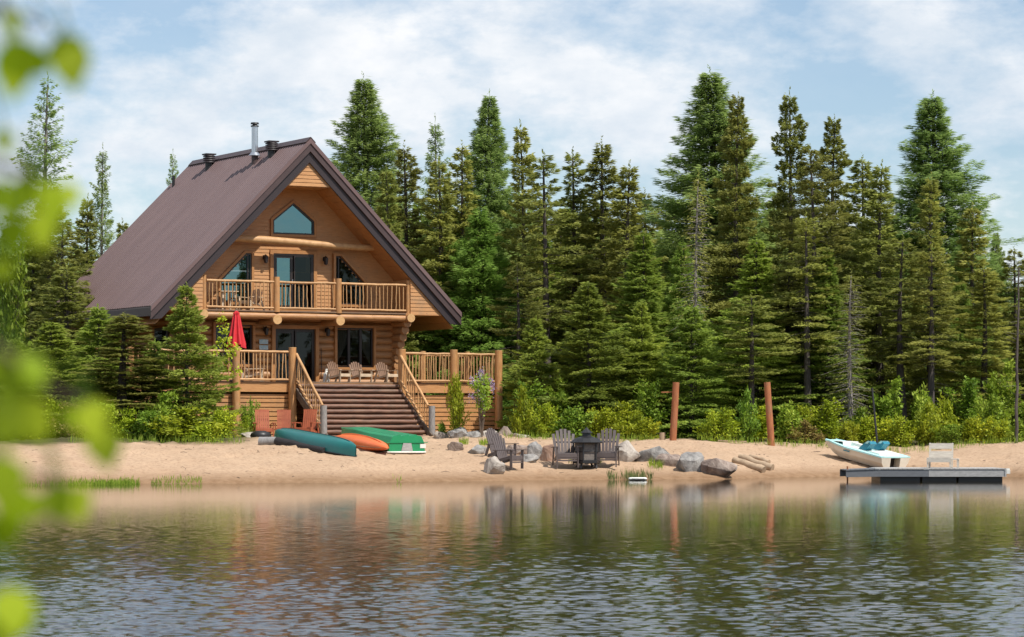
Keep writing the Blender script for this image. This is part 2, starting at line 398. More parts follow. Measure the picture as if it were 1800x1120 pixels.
def fill_mesh(me, co, quads, smooth=False):
    nv, nf = len(co), len(quads); k = quads.shape[1]
    me.vertices.add(nv); me.vertices.foreach_set('co', np.ascontiguousarray(co, np.float32).reshape(-1))
    me.loops.add(nf * k); me.loops.foreach_set('vertex_index', np.ascontiguousarray(quads, np.int32).reshape(-1))
    me.polygons.add(nf); me.polygons.foreach_set('loop_start', np.arange(0, nf * k, k, dtype=np.int32))
    me.polygons.foreach_set('use_smooth', np.full(nf, smooth, bool))
    me.update(calc_edges=True); me.validate()

def build_water():
    g = np.random.default_rng(21)
    ys = [14.0]
    while ys[-1] < 101: ys.append(ys[-1] + .014 + (ys[-1] / 60) ** 2 * .11)
    ys = np.array(ys); u = np.linspace(-1, 1, 760)
    X = u[None, :] * (.24 * ys + 2)[:, None]; Y = np.repeat(ys[:, None], len(u), 1)
    st = np.gradient(ys)[:, None]
    # the lee of the beach lies calm, wind ruffles the open water in patches
    yy = Y + 3.0 * np.sin(X * .23 + .5) + 2.2 * np.sin(X * .51 + Y * .11) + 1.2 * np.sin(X * 1.1 - Y * .3)
    t = np.clip((yy - CALM0) / (CALM1 - CALM0), 0, 1); A = 1 - (1 - CALMA) * (t * t * (3 - 2 * t)) ** .6
    pat = .5 + .5 * np.sin(X * .33 + Y * .42 + 1.5 * np.sin(X * .17)) * np.sin(Y * .75 + X * .12 + 2)
    A = A * (.72 + .5 * pat)
    Z = np.zeros_like(X); n = 90
    for k in range(n):
        lam = .07 * (.9 / .07) ** g.random(); th = g.normal(math.pi / 2 + .25, .75); kk = 2 * math.pi / lam
        w = math.exp(-(math.log(lam / .17) / .8) ** 2)
        a = WAVE * w / kk
        att = np.clip((lam - 2.2 * st) / (2.2 * st), 0, 1)
        Z += a * att * np.sin(kk * (math.cos(th) * X + math.sin(th) * Y) + g.uniform(0, 6.28))
    # crests sharper than troughs
    Z = A * (Z + 6 * Z * np.abs(Z))
    X = np.concatenate([np.full((len(ys), 1), v) for v in (-600, -150, -60)] + [X] + [np.full((len(ys), 1), v) for v in (60, 150, 600)], 1)
    Z = np.pad(Z, ((0, 0), (3, 3))); Y = np.repeat(ys[:, None], X.shape[1], 1)
    X = np.concatenate([X[:1], X, X[-1:]]); Z = np.pad(Z, ((1, 1), (0, 0))); Y = np.concatenate([np.full_like(Y[:1], 2), Y, np.full_like(Y[:1], 113)])
    h, w_ = X.shape; I = np.arange(h * w_).reshape(h, w_)
    me = bpy.data.meshes.new('water')
    RU = np.pad(A, ((1, 1), (3, 3)), mode='edge')
    fill_mesh(me, np.stack([X, Y, Z], -1).reshape(-1, 3), np.stack([I[:-1, :-1], I[:-1, 1:], I[1:, 1:], I[1:, :-1]], -1).reshape(-1, 4), smooth=True)
    a_ = me.attributes.new('ruffle', 'FLOAT', 'POINT'); a_.data.foreach_set('value', RU.reshape(-1).astype(np.float32))
    m_, N, L, P = new_mat('lake water')
    P.inputs['Base Color'].default_value = (.020, .016, .008, 1); P.inputs['Roughness'].default_value = .025; P.inputs['IOR'].default_value = 1.333
    tc = N.new('ShaderNodeTexCoord'); mp = N.new('ShaderNodeMapping'); mp.inputs['Scale'].default_value = (7, 10, 1)
    L.new(tc.outputs['Object'], mp.inputs[0])
    nn = N.new('ShaderNodeTexNoise'); nn.inputs['Scale'].default_value = 1; nn.inputs['Detail'].default_value = 3; L.new(mp.outputs[0], nn.inputs['Vector'])
    b = N.new('ShaderNodeBump'); b.inputs['Strength'].default_value = 1; b.inputs['Distance'].default_value = .002
    ra = N.new('ShaderNodeAttribute'); ra.attribute_name = 'ruffle'; rr = N.new('ShaderNodeMapRange'); rr.inputs['From Min'].default_value = .24; rr.inputs['From Max'].default_value = .7; rr.inputs['To Min'].default_value = .055; rr.inputs['To Max'].default_value = .025; L.new(ra.outputs['Fac'], rr.inputs[0]); L.new(rr.outputs[0], P.inputs['Roughness'])
    mu = N.new('ShaderNodeMath'); mu.operation = 'MULTIPLY'; mu.inputs[1].default_value = .003
    L.new(ra.outputs['Fac'], mu.inputs[0]); L.new(mu.outputs[0], b.inputs['Distance'])
    L.new(nn.outputs['Fac'], b.inputs['Height']); L.new(b.outputs[0], P.inputs['Normal'])
    me.materials.append(m_)
    o = bpy.data.objects.new('water', me); COL.objects.link(o); o['kind'] = 'structure'
WAVE, CALM0, CALM1, CALMA = .0175, 38, 66, .24
build_ground(); build_water()

# ------------------------------------------------------------------ the log house
AH = R_(29.0); D0 = 113.0
HO = Vector(((515 - 900) / FPX * D0, D0, 0)); HZ = 1.25
def hw(u, v, z=0): return Vector((HO.x + u * math.cos(AH) - v * math.sin(AH), HO.y + u * math.sin(AH) + v * math.cos(AH), z))
house = thing('log_house', 'log house with steep brown metal roof and a balcony under its open gable', 'house', (HO.x, HO.y, HZ), AH)
def hp(mb, name, m, parent=None):
    o = mb.build(name, m, parent or house)
    if parent is None: o.location = (0, 0, -HZ)
    return o

LEN = 9.75; VF = -1.55; ZAP = 12.5; ZIN = 11.62; EV = 6.42; WU = 4.3
FL, FU = 3.30, 6.05                             # deck floor, upper floor

# openings: z -> interval of u
def trap_l(z): return (-3.02 + max(0, z - 7.17) * 0.95, -1.75) if 6.35 < z < 8.20 else None
def op_low(z):
    r = []
    if 5.36 > z > FL: r.append((-.87, .82))
    if 5.44 > z > 3.93: r.append((1.76, 3.32))
    if 5.48 > z > 4.0: r.append((-3.3, -1.78))
    return r
def op_up(z):
    r = []
    if 8.23 > z > FU: r.append((-.84, .84))
    if 8.20 > z > 6.35:
        c = max(0, z - 7.12)
        r.append((-3.02 + c * 1.05, -1.75)); r.append((1.75, 3.02 - c * 1.05))
    if 8.98 < z < 10.16:
        w = .86 if z < 9.5 else .86 * (10.16 - z) / .66 + .001
        r.append((-w, w))
    return r
def intervals(a, b, holes):
    segs = [(a, b)]
    for h0, h1 in holes:
        ns = []
        for s0, s1 in segs:
            if h1 <= s0 or h0 >= s1: ns.append((s0, s1)); continue
            if h0 > s0: ns.append((s0, h0))
            if h1 < s1: ns.append((h1, s1))
        segs = ns
    return [x for x in segs if x[1] - x[0] > .02]

# ground storey: round logs, one course above the other
mb = MB(); pitch = .27; z = 1.45; k = 0
while z < 5.9:
    r = .152
    def course(P0, P1, k=k, r=r, cap=True):
        mb.log(P0, P1, r * (1 + .05 * math.sin(k * 2.3)), r * (1 + .05 * math.cos(k * 1.7)), n=12, wob=.006, seg=5, seed=k)
    for a, b in intervals(-WU - .0, WU + .0, op_low(z)): course((a, 0, z), (b, 0, z))
    front = [.35, .35, .35, .35, .35, .35, .35, .35, .35, .36, .4, .5, .66, .84, 1.02, 1.2, 1.34][min(k, 16)]
    for sx in (-1, 1):
        mb.log((sx * WU, -front, z + .13), (sx * WU, LEN - 1.9, z + .13), r * 1.06, r, n=12, wob=.006, seg=8, seed=k + 40)
    mb.log((-WU, LEN - 2, z), (WU, LEN - 2, z), r, r, n=8)
    z += pitch; k += 1
hp(mb, 'log_wall', M['log'])

# boarded gable wall: lapped boards
mb = MB(); z = 5.98; bh = .142
while z < 11.6:
    z1 = z + bh; zm = (z + z1) / 2
    hw_ = min(WU + .0, ZIN - zm)
    for a, b in intervals(-hw_, hw_, op_up(zm)):
        t0, t1 = min(WU, ZIN + .03 - z), max(.01, min(WU, ZIN + .03 - z1))
        a0, a1 = (-t0, -t1) if a == -hw_ else (a, a)
        b0, b1 = (t0, t1) if b == hw_ else (b, b)
        mb.add([(a0, -.022, z), (b0, -.022, z), (b1, -.002, z1), (a1, -.002, z1), (a0, .05, z), (b0, .05, z), (b1, .05, z1), (a1, .05, z1)],
               [(0, 1, 2, 3), (4, 7, 6, 5), (0, 4, 5, 1), (3, 2, 6, 7), (0, 3, 7, 4), (1, 5, 6, 2)])
    z = z1
hp(mb, 'gable_wall', M['siding'])
# boarded front panels in the plane of the rake: two lower corners, one peak
def fboard(a, b, z, z1, a1=None, b1=None, v=-1.40):
    a1 = a if a1 is None else a1; b1 = b if b1 is None else b1
    mb.add([(a, v - .02, z), (b, v - .02, z), (b1, v - .002, z1), (a1, v - .002, z1), (a, v + .05, z), (b, v + .05, z), (b1, v + .05, z1), (a1, v + .05, z1)],
           [(0, 1, 2, 3), (4, 7, 6, 5), (0, 4, 5, 1), (3, 2, 6, 7), (0, 3, 7, 4), (1, 5, 6, 2)])
for sx in (-1, 1):
    mb = MB(); z = 5.96
    while z < 7.45:
        z1 = z + bh
        e, e1 = ZIN + .1 - z, ZIN + .1 - z1
        fboard(*sorted((sx * (WU + .02), sx * max(e, WU + .03))), z, z1, *sorted((sx * (WU + .02), sx * max(e1, WU + .03))))
        z = z1
    hp(mb, 'gable_panel', M['siding'])
mb = MB(); z = 10.72
while z < 11.6:
    z1 = min(z + bh, 11.66); e, e1 = ZIN + .1 - z, ZIN + .1 - z1
    fboard(-e, e, z, z1, -e1, e1); z = z1
# flat underside of the peak box
mb.poly([(-.95, -1.34, 10.70), (.95, -1.34, 10.70), (.95, 0, 10.70), (-.95, 0, 10.70)], (0, 0, .03))
hp(mb, 'gable_panel', M['siding'])
# knee walls under the roof beside the balcony
for sx in (-1, 1):
    mb = MB()
    mb.poly([(sx * WU, -1.34, 5.98), (sx * WU, 0, 5.98), (sx * WU, 0, 7.3), (sx * WU, -1.34, 7.3)], (sx * .05, 0, 0))
    hp(mb, 'side_wall', M['siding'])
# soffits: sloping boards under the rake overhang, flat eaves
for sx in (-1, 1):
    mb = MB()
    n = 26; u0, u1 = 0.0, 6.2
    for i in range(n):
        a = u0 + (u1 - u0) * i / n; b = u0 + (u1 - u0) * (i + 1) / n - .012
        mb.poly([(sx * a, -1.38, ZIN - a), (sx * b, -1.38, ZIN - b), (sx * b, LEN, ZIN - b), (sx * a, LEN, ZIN - a)], (0, 0, .04))
    mb.poly([(sx * (WU + .05), -1.42, 5.93), (sx * 6.3, -1.42, 5.93), (sx * 6.3, LEN, 5.93), (sx * (WU + .05), LEN, 5.93)], (0, 0, .03))
    hp(mb, 'soffit', M['soffit'])
# roof: ribbed steel sheets
mb = MB()
for sx in (-1, 1):
    prof = []; v = VF - .03; step = .229
    while v < LEN:
        prof += [(v, 0), (v + step - .07, 0), (v + step - .055, .022), (v + step - .015, .022)]; v += step
    prof.append((LEN + .03, 0))
    vs = []; fs = []
    for pv, ph in prof:
        for u in (0.02, EV):
            vs.append((sx * (u + ph * .7), pv, ZAP - u + ph * .7))
    for i in range(len(prof) - 1): fs.append((2 * i, 2 * i + 1, 2 * i + 3, 2 * i + 2))
    mb.add(vs, fs)
    # decking under the sheets
    mb.poly([(sx * .02, VF + .05, ZAP - .04), (sx * (EV - .02), VF + .05, ZAP - .04 - EV + .02), (sx * (EV - .02), LEN, ZAP - .04 - EV + .02), (sx * .02, LEN, ZAP - .04)], (0, 0, -.05))
roof = hp(mb, 'roof', M['roof'])
mb = MB()
for sx in (-1, 1):
    mb.poly([(0, VF - .05, ZAP + .05), (sx * .2, VF - .05, ZAP - .15), (sx * .2, LEN + .05, ZAP - .15), (0, LEN + .05, ZAP + .05)], (sx * .012, 0, .02))
mb.build('ridge_cap', M['fascia'], roof)
# rake trim: metal edge, fascia board, dark inner board
def chevron(v0, thick, top, bot, e0=0):
    m = MB()
    for sx in (-1, 1):
        m.poly([(0, v0, ZAP - top), (sx * (EV + .03), v0, ZAP - top - EV - .03), (sx * (EV + .03 - e0), v0, ZAP - bot - EV - .03 + e0), (0, v0, ZAP - bot)], (0, thick, 0))
    return m
chevron(VF - .06, .10, -.02, .17).build('rake_trim', M['roof'], roof)
chevron(VF - .02, .08, .175, .47).build('fascia', M['fascia'], roof)
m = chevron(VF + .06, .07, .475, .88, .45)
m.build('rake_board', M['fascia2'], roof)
for sx in (-1, 1):
    mb = MB(); mb.box((sx * (EV - .02), (VF + LEN) / 2, ZAP - EV - .22), (.06, LEN - VF, .30))
    mb.build('eave_fascia', M['fascia'], roof)
# roof fittings
def on_roof(px, py):
    """u, v on the left slope for a photo pixel"""
    best = None
    for iu in range(60):
        for iv in range(60):
            u, v = -.05 - iu * .1, -1.5 + iv * .19
            p = hw(u, v, ZAP + u); x = 900 + FPX * p.x / p.y; y = HOR - FPX * (p.z - CAMZ) / p.y
            d = (x - px) ** 2 + (y - py) ** 2
            if best is None or d < best[0]: best = (d, u, v)
    return best[1], best[2]
for px, py in ((368, 294), (478, 272)):
    u, v = on_roof(px, py); zb = ZAP + u
    m = MB(); m.tube([(u, v, zb - .2), (u, v, zb + .25)], .16, 14)
    b = m.build('roof_vent', M['black'], house, (0, 0, -HZ))
    m = MB()
    for i in range(4): m.tube([(u, v, zb + .20 + i * .08), (u, v, zb + .235 + i * .08), (u, v, zb + .25 + i * .08)], [.25, .25, .19], 16)
    m.box((u, v, zb + .535), (.44, .44, .05))
    m.build('louvre_cap', M['fascia2'], b)
u, v = on_roof(447, 288); zb = ZAP + u
m = MB(); m.tube([(u, v, zb + .35), (u, v, zb + 1.45)], .125, 16); ch = hp(m, 'chimney_pipe', M['steel'])
m = MB(); m.tube([(u, v, zb - .2), (u, v, zb + .36)], .13, 14); m.build('pipe_base', M['fascia'], ch)
m = MB(); m.tube([(u, v, zb + .28), (u, v, zb + .40)], [.24, .14], 16); m.build('storm_collar', M['steel'], ch)
m = MB(); m.tube([(u, v, zb + 1.40), (u, v, zb + 1.44), (u, v, zb + 1.46)], [.16, .16, .10], 14); m.tube([(u, v, zb + 1.5), (u, v, zb + 1.56)], [.17, .15], 14); m.tube([(u, v, zb + 1.42), (u, v, zb + 1.52)], .09, 8)
m.build('rain_cap', M['black'], ch)
u, v = on_roof(305, 329)
m = MB(); m.tube([(u, v, ZAP + u - .1), (u, v, ZAP + u + .42)], .06, 10); hp(m, 'vent_pipe', M['black'])

# windows and doors (frames stand proud of the wall, glass set back in the opening)
def outline(pts, w, v0, v1):
    """frame bars along a closed polygon of (u, z)"""
    m = MB(); n = len(pts)
    cx = sum(p[0] for p in pts) / n; cz = sum(p[1] for p in pts) / n
    ins = []
    for i in range(n):                         # inset polygon
        p = Vector(pts[i]); a = (Vector(pts[i - 1]) - p).normalized(); b = (Vector(pts[(i + 1) % n]) - p).normalized()
        d = (a + b); d = d.normalized() if d.length > 1e-6 else Vector((0, 1)); s = abs(a.cross(d)) if hasattr(a, 'cross') else 1
        s = max(.35, abs(a.x * d.y - a.y * d.x)); q = p + d * (w / s); ins.append(q)
    for i in range(n):
        j = (i + 1) % n
        m.poly([(pts[i][0], v0, pts[i][1]), (pts[j][0], v0, pts[j][1]), (ins[j].x, v0, ins[j].y), (ins[i].x, v0, ins[i].y)], (0, v1 - v0, 0))
    return m
def grow(pts, w):
    n = len(pts); out = []
    for i in range(n):
        p = Vector(pts[i]); a = (p - Vector(pts[i - 1])).normalized(); b = (p - Vector(pts[(i + 1) % n])).normalized()
        d = (a + b).normalized(); s = max(.35, abs(a.x * d.y - a.y * d.x)); q = p + d * (w / s); out.append((q.x, q.y))
    return out
def window(pts, label=None, low=False, bars=(), trim=.10, v=0.0, cur=False):
    fr = outline(pts, .055, v - .05, v + .06)
    for u0, z0, u1, z1, w in bars: fr.bar((u0, v - .01, z0), (u1, v - .01, z1), w, .09, up=(0, 1, 0))
    w = hp(fr, 'window', M['frame'])
    if label: w['label'] = label
    outline(grow(pts, trim), trim - .004, v - .085 - (.08 if low else 0), v + .03).build('trim', M['trimwood'], w)
    m = MB(); m.add([(p[0], v + .012, p[1]) for p in pts], [tuple(range(len(pts)))]); m.build('pane', M['glass_low' if low else 'glass'], w)
    return w
window([(-.86, 8.98), (.86, 8.98), (.86, 9.50), (0, 10.18), (-.86, 9.50)], 'peaked window high in the gable')
window([(-3.02, 6.35), (-1.75, 6.35), (-1.75, 8.20), (-1.98, 8.20), (-3.02, 7.17)], 'slanted window left of the balcony door', bars=[(-1.9, 6.35, -1.9, 8.2, .05)])
window([(1.75, 6.35), (3.02, 6.35), (3.02, 7.17), (1.98, 8.20), (1.75, 8.20)], 'slanted window right of the balcony door', low=True, bars=[(1.9, 6.35, 1.9, 8.2, .05)])
wr = window([(1.76, 3.93), (3.32, 3.93), (3.32, 5.44), (1.76, 5.44)], 'three light window with lace curtain', low=True, bars=[(2.3, 3.93, 2.3, 5.44, .10), (2.8, 3.93, 2.8, 5.44, .10)], v=-.10)
m = MB()
def drape(u0, u1, z0, z1, va):
    n = 14; rows = []
    for j in range(2):
        rows.append([(u0 + (u1 - u0) * i / n, va + .025 * math.sin(i * 2.1), (z1, z0[i] if hasattr(z0, '__len__') else z0)[j]) for i in range(n + 1)])
    m.loft(rows, closed=False)
drape(1.84, 2.28, [4.05 + .055 * i for i in range(15)], 5.40, .0); drape(2.36, 2.74, 5.05, 5.40, .0); drape(2.84, 3.26, [4.82 - .055 * i for i in range(15)], 5.40, .0)
m.build('curtain', M['curtain'], wr)
window([(-3.3, 4.0), (-1.78, 4.0), (-1.78, 5.48), (-3.3, 5.48)], 'ground floor window behind the red umbrella', low=True, bars=[(-2.5, 4, -2.5, 5.48, .07)], v=-.10)
def door(z0, z1, w, v, low, label):
    fr = outline([(-w, z0), (w, z0), (w, z1), (-w, z1)], .06, v - .06, v + .06)
    d = hp(fr, 'door', M['frame']); d['label'] = label
    outline(grow([(-w, z0), (w, z0), (w, z1), (-w, z1)], .14), .136, v - .085 - (.08 if low else 0), v + .03).build('trim', M['trimwood'], d)
    for sx, a, b in ((-1, -w + .06, -.02), (1, .02, w - .06)):
        vv = v + (.01 if sx < 0 else -.02)
        outline([(a, z0 + .06), (b, z0 + .06), (b, z1 - .06), (a, z1 - .06)], .10 if sx < 0 else .05, vv - .025, vv + .025).build('leaf', M['frame'], d)
        m = MB(); m.add([(a, vv, z0 + .06), (b, vv, z0 + .06), (b, vv, z1 - .06), (a, vv, z1 - .06)], [(0, 1, 2, 3)])
        m.build('pane', M['glass_low' if (low or sx > 0) else 'glass'], d)
    m = MB(); m.tube([(-.06, v - .1, z0 + .95), (-.06, v - .1, z0 + 1.15)], .015, 8); m.tube([(-.06, v - .1, z0 + 1.05), (-.06, v - .02, z0 + 1.05)], .012, 8); m.build('handle', M['steel'], d)
    return d
door(FU + .06, 8.23, .84, 0, False, 'double patio door onto the balcony')
door(FL + .03, 5.36, .84, -.10, True, 'double patio door onto the deck')
# window in the left log wall
m = MB(); m.box((-WU - .17, 2.2, 4.8), (.10, 1.3, 1.2)); ws = hp(m, 'window', M['frame']); ws['label'] = 'window in the shaded side wall'
m = MB(); m.box((-WU - .225, 2.2, 4.8), (.02, 1.1, 1.0)); m.build('pane', M['glass_low'], ws)
# rooms behind the glass
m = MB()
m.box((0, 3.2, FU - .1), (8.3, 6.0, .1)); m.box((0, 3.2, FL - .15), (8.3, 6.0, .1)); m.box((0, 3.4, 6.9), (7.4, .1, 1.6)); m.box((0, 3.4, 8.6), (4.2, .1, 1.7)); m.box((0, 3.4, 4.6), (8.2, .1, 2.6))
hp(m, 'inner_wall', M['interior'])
# wall lamps
def lamp(u, z, v):
    m = MB(); m.box((u, v - .03, z + .05), (.10, .04, .16)); m.tube([(u, v - .03, z + .1), (u, v - .16, z + .15), (u, v - .22, z + .12)], .018, 6)
    l = hp(m, 'wall_lamp', M['black'])
    m = MB(); m.tube([(u, v - .2, z + .13), (u, v - .2, z + .08), (u, v - .2, z - .16), (u, v - .2, z - .18)], [.03, .10, .075, .03], 6, smooth=False); m.build('lantern', M['frame'], l)
for u, z, v in ((-1.22, 8.02, 0), (1.30, 8.02, 0), (-1.26, 5.28, -.14), (1.32, 5.28, -.14)): lamp(u, z, v)
# the long tie log across the gable
m = MB(); m.tube([(-2.98, -.55, 8.72), (-2.5, -.55, 8.72), (-1.4, -.55, 8.70), (0, -.55, 8.64), (1.5, -.55, 8.55), (2.9, -.55, 8.52), (3.15, -.55, 8.52)], [.125, .135, .145, .135, .13, .12, .10], 14)
hp(m, 'tie_log', M['rail'])

# balcony
m = MB()
for i in range(9): m.box((0, -1.26 + i * .155, 5.98), (2 * WU - .1, .145, .05))
hp(m, 'balcony_floor', M['deckwood'])
m = MB(); m.log((-WU - .05, -1.26, 5.80), (WU + .02, -1.26, 5.80), .12, .12, 12, .006, 10, 3); hp(m, 'edge_log', M['log'])
for u in (-1.32, 1.30):
    m = MB(); m.log((u, .3, 5.66), (u, -1.48, 5.66), .175, .185, 16, .003, 4, 9); j = hp(m, 'floor_joist', M['log'])
    m = MB(); m.tube([(u, -1.481, 5.66), (u, -1.487, 5.66)], .178, 16); m.build('log_end', M['endgrain'], j)
for sx in (-1, 1):
    m = MB(); m.log((sx * WU, .0, 5.82), (sx * WU, -1.5, 5.82), .165, .17, 16, .003, 4, 11); j = hp(m, 'floor_joist', M['log'])
    m = MB(); m.tube([(sx * WU, -1.501, 5.82), (sx * WU, -1.507, 5.82)], .165, 16); m.build('log_end', M['endgrain'], j)

# a baluster of peeled wood: three shapes, shared by every rail
bal = []
for k in range(4):
    m = MB(); m.log((0, 0, 0), (0, 0, 1), .021, .023, 6, .010, 4, 60 + k)
    me = bpy.data.meshes.new('baluster'); me.from_pydata(m.v, [], m.f); me.polygons.foreach_set('use_smooth', m.sm); me.materials.append(M['rail']); bal.append(me)
bn = [0]
def baluster(parent, p, h):
    bn[0] += 1; g = random.Random(bn[0])
    o = link('baluster', bal[bn[0] % 4], None, parent); o.location = p; o.scale = (g.uniform(.8, 1.15), g.uniform(.8, 1.15), h); o.rotation_euler = (g.uniform(-.03, .03) / h, g.uniform(-.03, .03) / h, g.uniform(0, 6))
def railing(root, off, p0, p1, h0, h1, n, rr=.045, mname='rail'):
    """h0/h1: heights of bottom and top rail above p0, p1"""
    p0 = Vector(p0); p1 = Vector(p1)
    m = MB(); up = Vector((0, 0, 1))
    m.log(p0 + up * h1, p1 + up * h1, rr * 1.15, rr, 8, .012, 7, n + int(p0.x * 7) % 50)
    m.log(p0 + up * h0, p1 + up * h0, rr, rr * .9, 8, .010, 7, n + 3)
    r = m.build('railing', M[mname], root); r.location = off
    for i in range(n):
        t = (i + .6 + .1 * math.sin(i * 5)) / (n + .2); p = p0.lerp(p1, t)
        baluster(r, p + up * h0, h1 - h0)
    return r
BV = -1.28; bposts = [-4.22, -1.27, 1.31, 4.28]
for i, u in enumerate(bposts):
    m = MB(); m.log((u, BV, 5.95), (u, BV, 7.27), .125 if 0 < i < 3 else .09, .12 if 0 < i < 3 else .085, 14, .004, 4, i); hp(m, 'balcony_post', M['post'])
for i, n in enumerate((17, 13, 16)):
    railing(house, (0, 0, -HZ), (bposts[i] + .1, BV, 6.0), (bposts[i + 1] - .1, BV, 6.0), .10, 1.08, n)

# ------------------------------------------------------------------ deck with its stairs
deck = thing('wooden_deck', 'raised wooden deck with log posts, stick railings and wide log stairs', 'deck', (HO.x, HO.y, HZ), AH)
def dp(mb, name, m, parent=None):
    o = mb.build(name, m, parent or deck)
    if parent is None: o.location = (0, 0, -HZ)
    return o
DV = -4.0; UL, UR, VR = -8.2, 6.68, -1.6; SL, SR = -1.72, 2.42
m = MB(); v = DV + .08
while v < -.2:
    m.box(((UL + (UR if v < VR else WU)) / 2, v, FL - .025), ((UR if v < VR else WU) - UL, .135, .045)); v += .145
v = -.2
while v < 6:
    m.box(((UL - WU - .2) / 2, v, FL - .025), (-WU - .2 - UL, .135, .045)); v += .145
dp(m, 'deck_floor', M['deckwood'])
def deck_side(shape, name, m_):
    m = MB(); shape(m); dp(m, name, m_)
for a, b in ((UL, SL - .02), (SR + .02, UR)): deck_side(lambda m: m.box(((a + b) / 2, DV + .03, FL - .22), (b - a, .08, .34)), 'rim_joist', M['siding'])
for u, v0, v1 in ((UR - .03, DV + .1, VR), (UL + .03, DV + .1, 5.8)): deck_side(lambda m: m.box((u, (v0 + v1) / 2, FL - .22), (.08, v1 - v0, .34)), 'rim_joist', M['siding'])
deck_side(lambda m: m.box(((SL + SR) / 2, DV + .05, FL - .20), (SR - SL, .08, .28)), 'rim_joist', M['siding'])
rows = [1.2 + .165 * i for i in range(20) if 1.2 + .165 * i < FL - .45]
for a, b in ((UL, SL - .02), (SR + .02, UR)): deck_side(lambda m: [m.box(((a + b) / 2, DV + .10, z + .075), (b - a, .03, .132)) for z in rows], 'skirt_boards', M['siding'])
for u, v0, v1 in ((UR - .10, DV + .15, VR), (UL + .10, DV + .15, 5.7)): deck_side(lambda m: [m.box((u, (v0 + v1) / 2, z + .075), (.03, v1 - v0, .132)) for z in rows], 'skirt_boards', M['siding'])
dposts = [(-4.16, DV - .12), (-1.92, DV - .12), (2.58, DV - .12), (4.77, DV - .12), (6.70, DV - .12), (6.70, VR), (UL, DV), (UL, -.6), (UL, 2.8), (UL, 5.9), (4.75, VR)]
for i, (u, v) in enumerate(dposts):
    r = .145 if i < 5 else .12
    zb = 1.1 if i not in (2, 3) else (FL - .4 if i == 3 else 1.2)
    if i == 4: zb = 1.55
    m = MB(); m.log((u, v, zb), (u, v, 4.52), r * 1.06, r * .96, 14, .006, 6, 20 + i); p = dp(m, 'deck_post', M['post'])
    m = MB(); m.tube([(u, v, 4.52), (u, v, 4.545)], r * .97, 14); m.build('post_top', M['endgrain'], p)
    if i == 4: m = MB(); m.tube([(u, v, .9), (u, v, 1.56)], .03, 8); m.build('post_foot', M['black'], p)
off = (0, 0, -HZ)
for a, b, n in ((0, 1, 13), (2, 3, 15), (3, 4, 12)):
    (u0, v0), (u1, v1) = dposts[a], dposts[b]
    railing(deck, off, (u0 + .13, v0 + .05, FL), (u1 - .13, v1 + .05, FL), .06, 1.08, n)
railing(deck, off, (UL + .1, DV - .06, FL), (-4.16 - .13, DV - .06, FL), .06, 1.08, 16)
railing(deck, off, (6.70, DV + .1, FL), (6.70, VR - .1, FL), .06, 1.08, 9)
railing(deck, off, (4.7, VR, FL), (6.6, VR, FL), .06, 1.08, 9)
for a, b in ((6, 7), (7, 8), (8, 9)): railing(deck, off, (UL, dposts[a][1] + .1, FL), (UL, dposts[b][1] - .1, FL), .06, 1.08, 6)
# stairs
ZG = 1.22; NT = 11; RISE = (FL - ZG) / NT; RUN = .245
for i in range(NT):
    z = FL - .02 - RISE * (i + .35); v = DV - .02 - RUN * i
    m = MB(); ext = .30 if i == NT - 1 else 0
    m.log((SL - .02 - ext * .2, v - .10, z - .075), (SR + .02 + ext, v - .10, z - .075), .082, .078, 10, .008, 8, 80 + i)
    m.box(((SL + SR) / 2, v - .04, z - .05), (SR - SL, .20, .06))
    dp(m, 'tread', M['tread'])
VE = DV - RUN * NT
for u in (SL - .05, SR + .05):
    m = MB(); m.bar((u, DV + .02, FL - .30), (u, VE - .02, ZG + .02), .07, .26); dp(m, 'stringer', M['dark_wood'])
# dark sheets added behind the treads stand in for shade under the stairs
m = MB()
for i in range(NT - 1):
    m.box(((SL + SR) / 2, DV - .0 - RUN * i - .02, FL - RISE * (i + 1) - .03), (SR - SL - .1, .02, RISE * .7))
dp(m, 'stair_shade_sheets', M['dark_wood'])
for u in (SL - .10, SR + .14):
    m = MB(); m.log((u, VE + .12, 1.0), (u, VE + .12, ZG + 1.18), .125, .12, 12, .006, 5, int(u * 10)); dp(m, 'newel_post', M['grey_wood'])
for u in (SL - .06, SR + .08):
    railing(deck, off, (u, DV - .16, FL - .02), (u, VE + .30, ZG + .16), .10, 1.02, 12, .05)

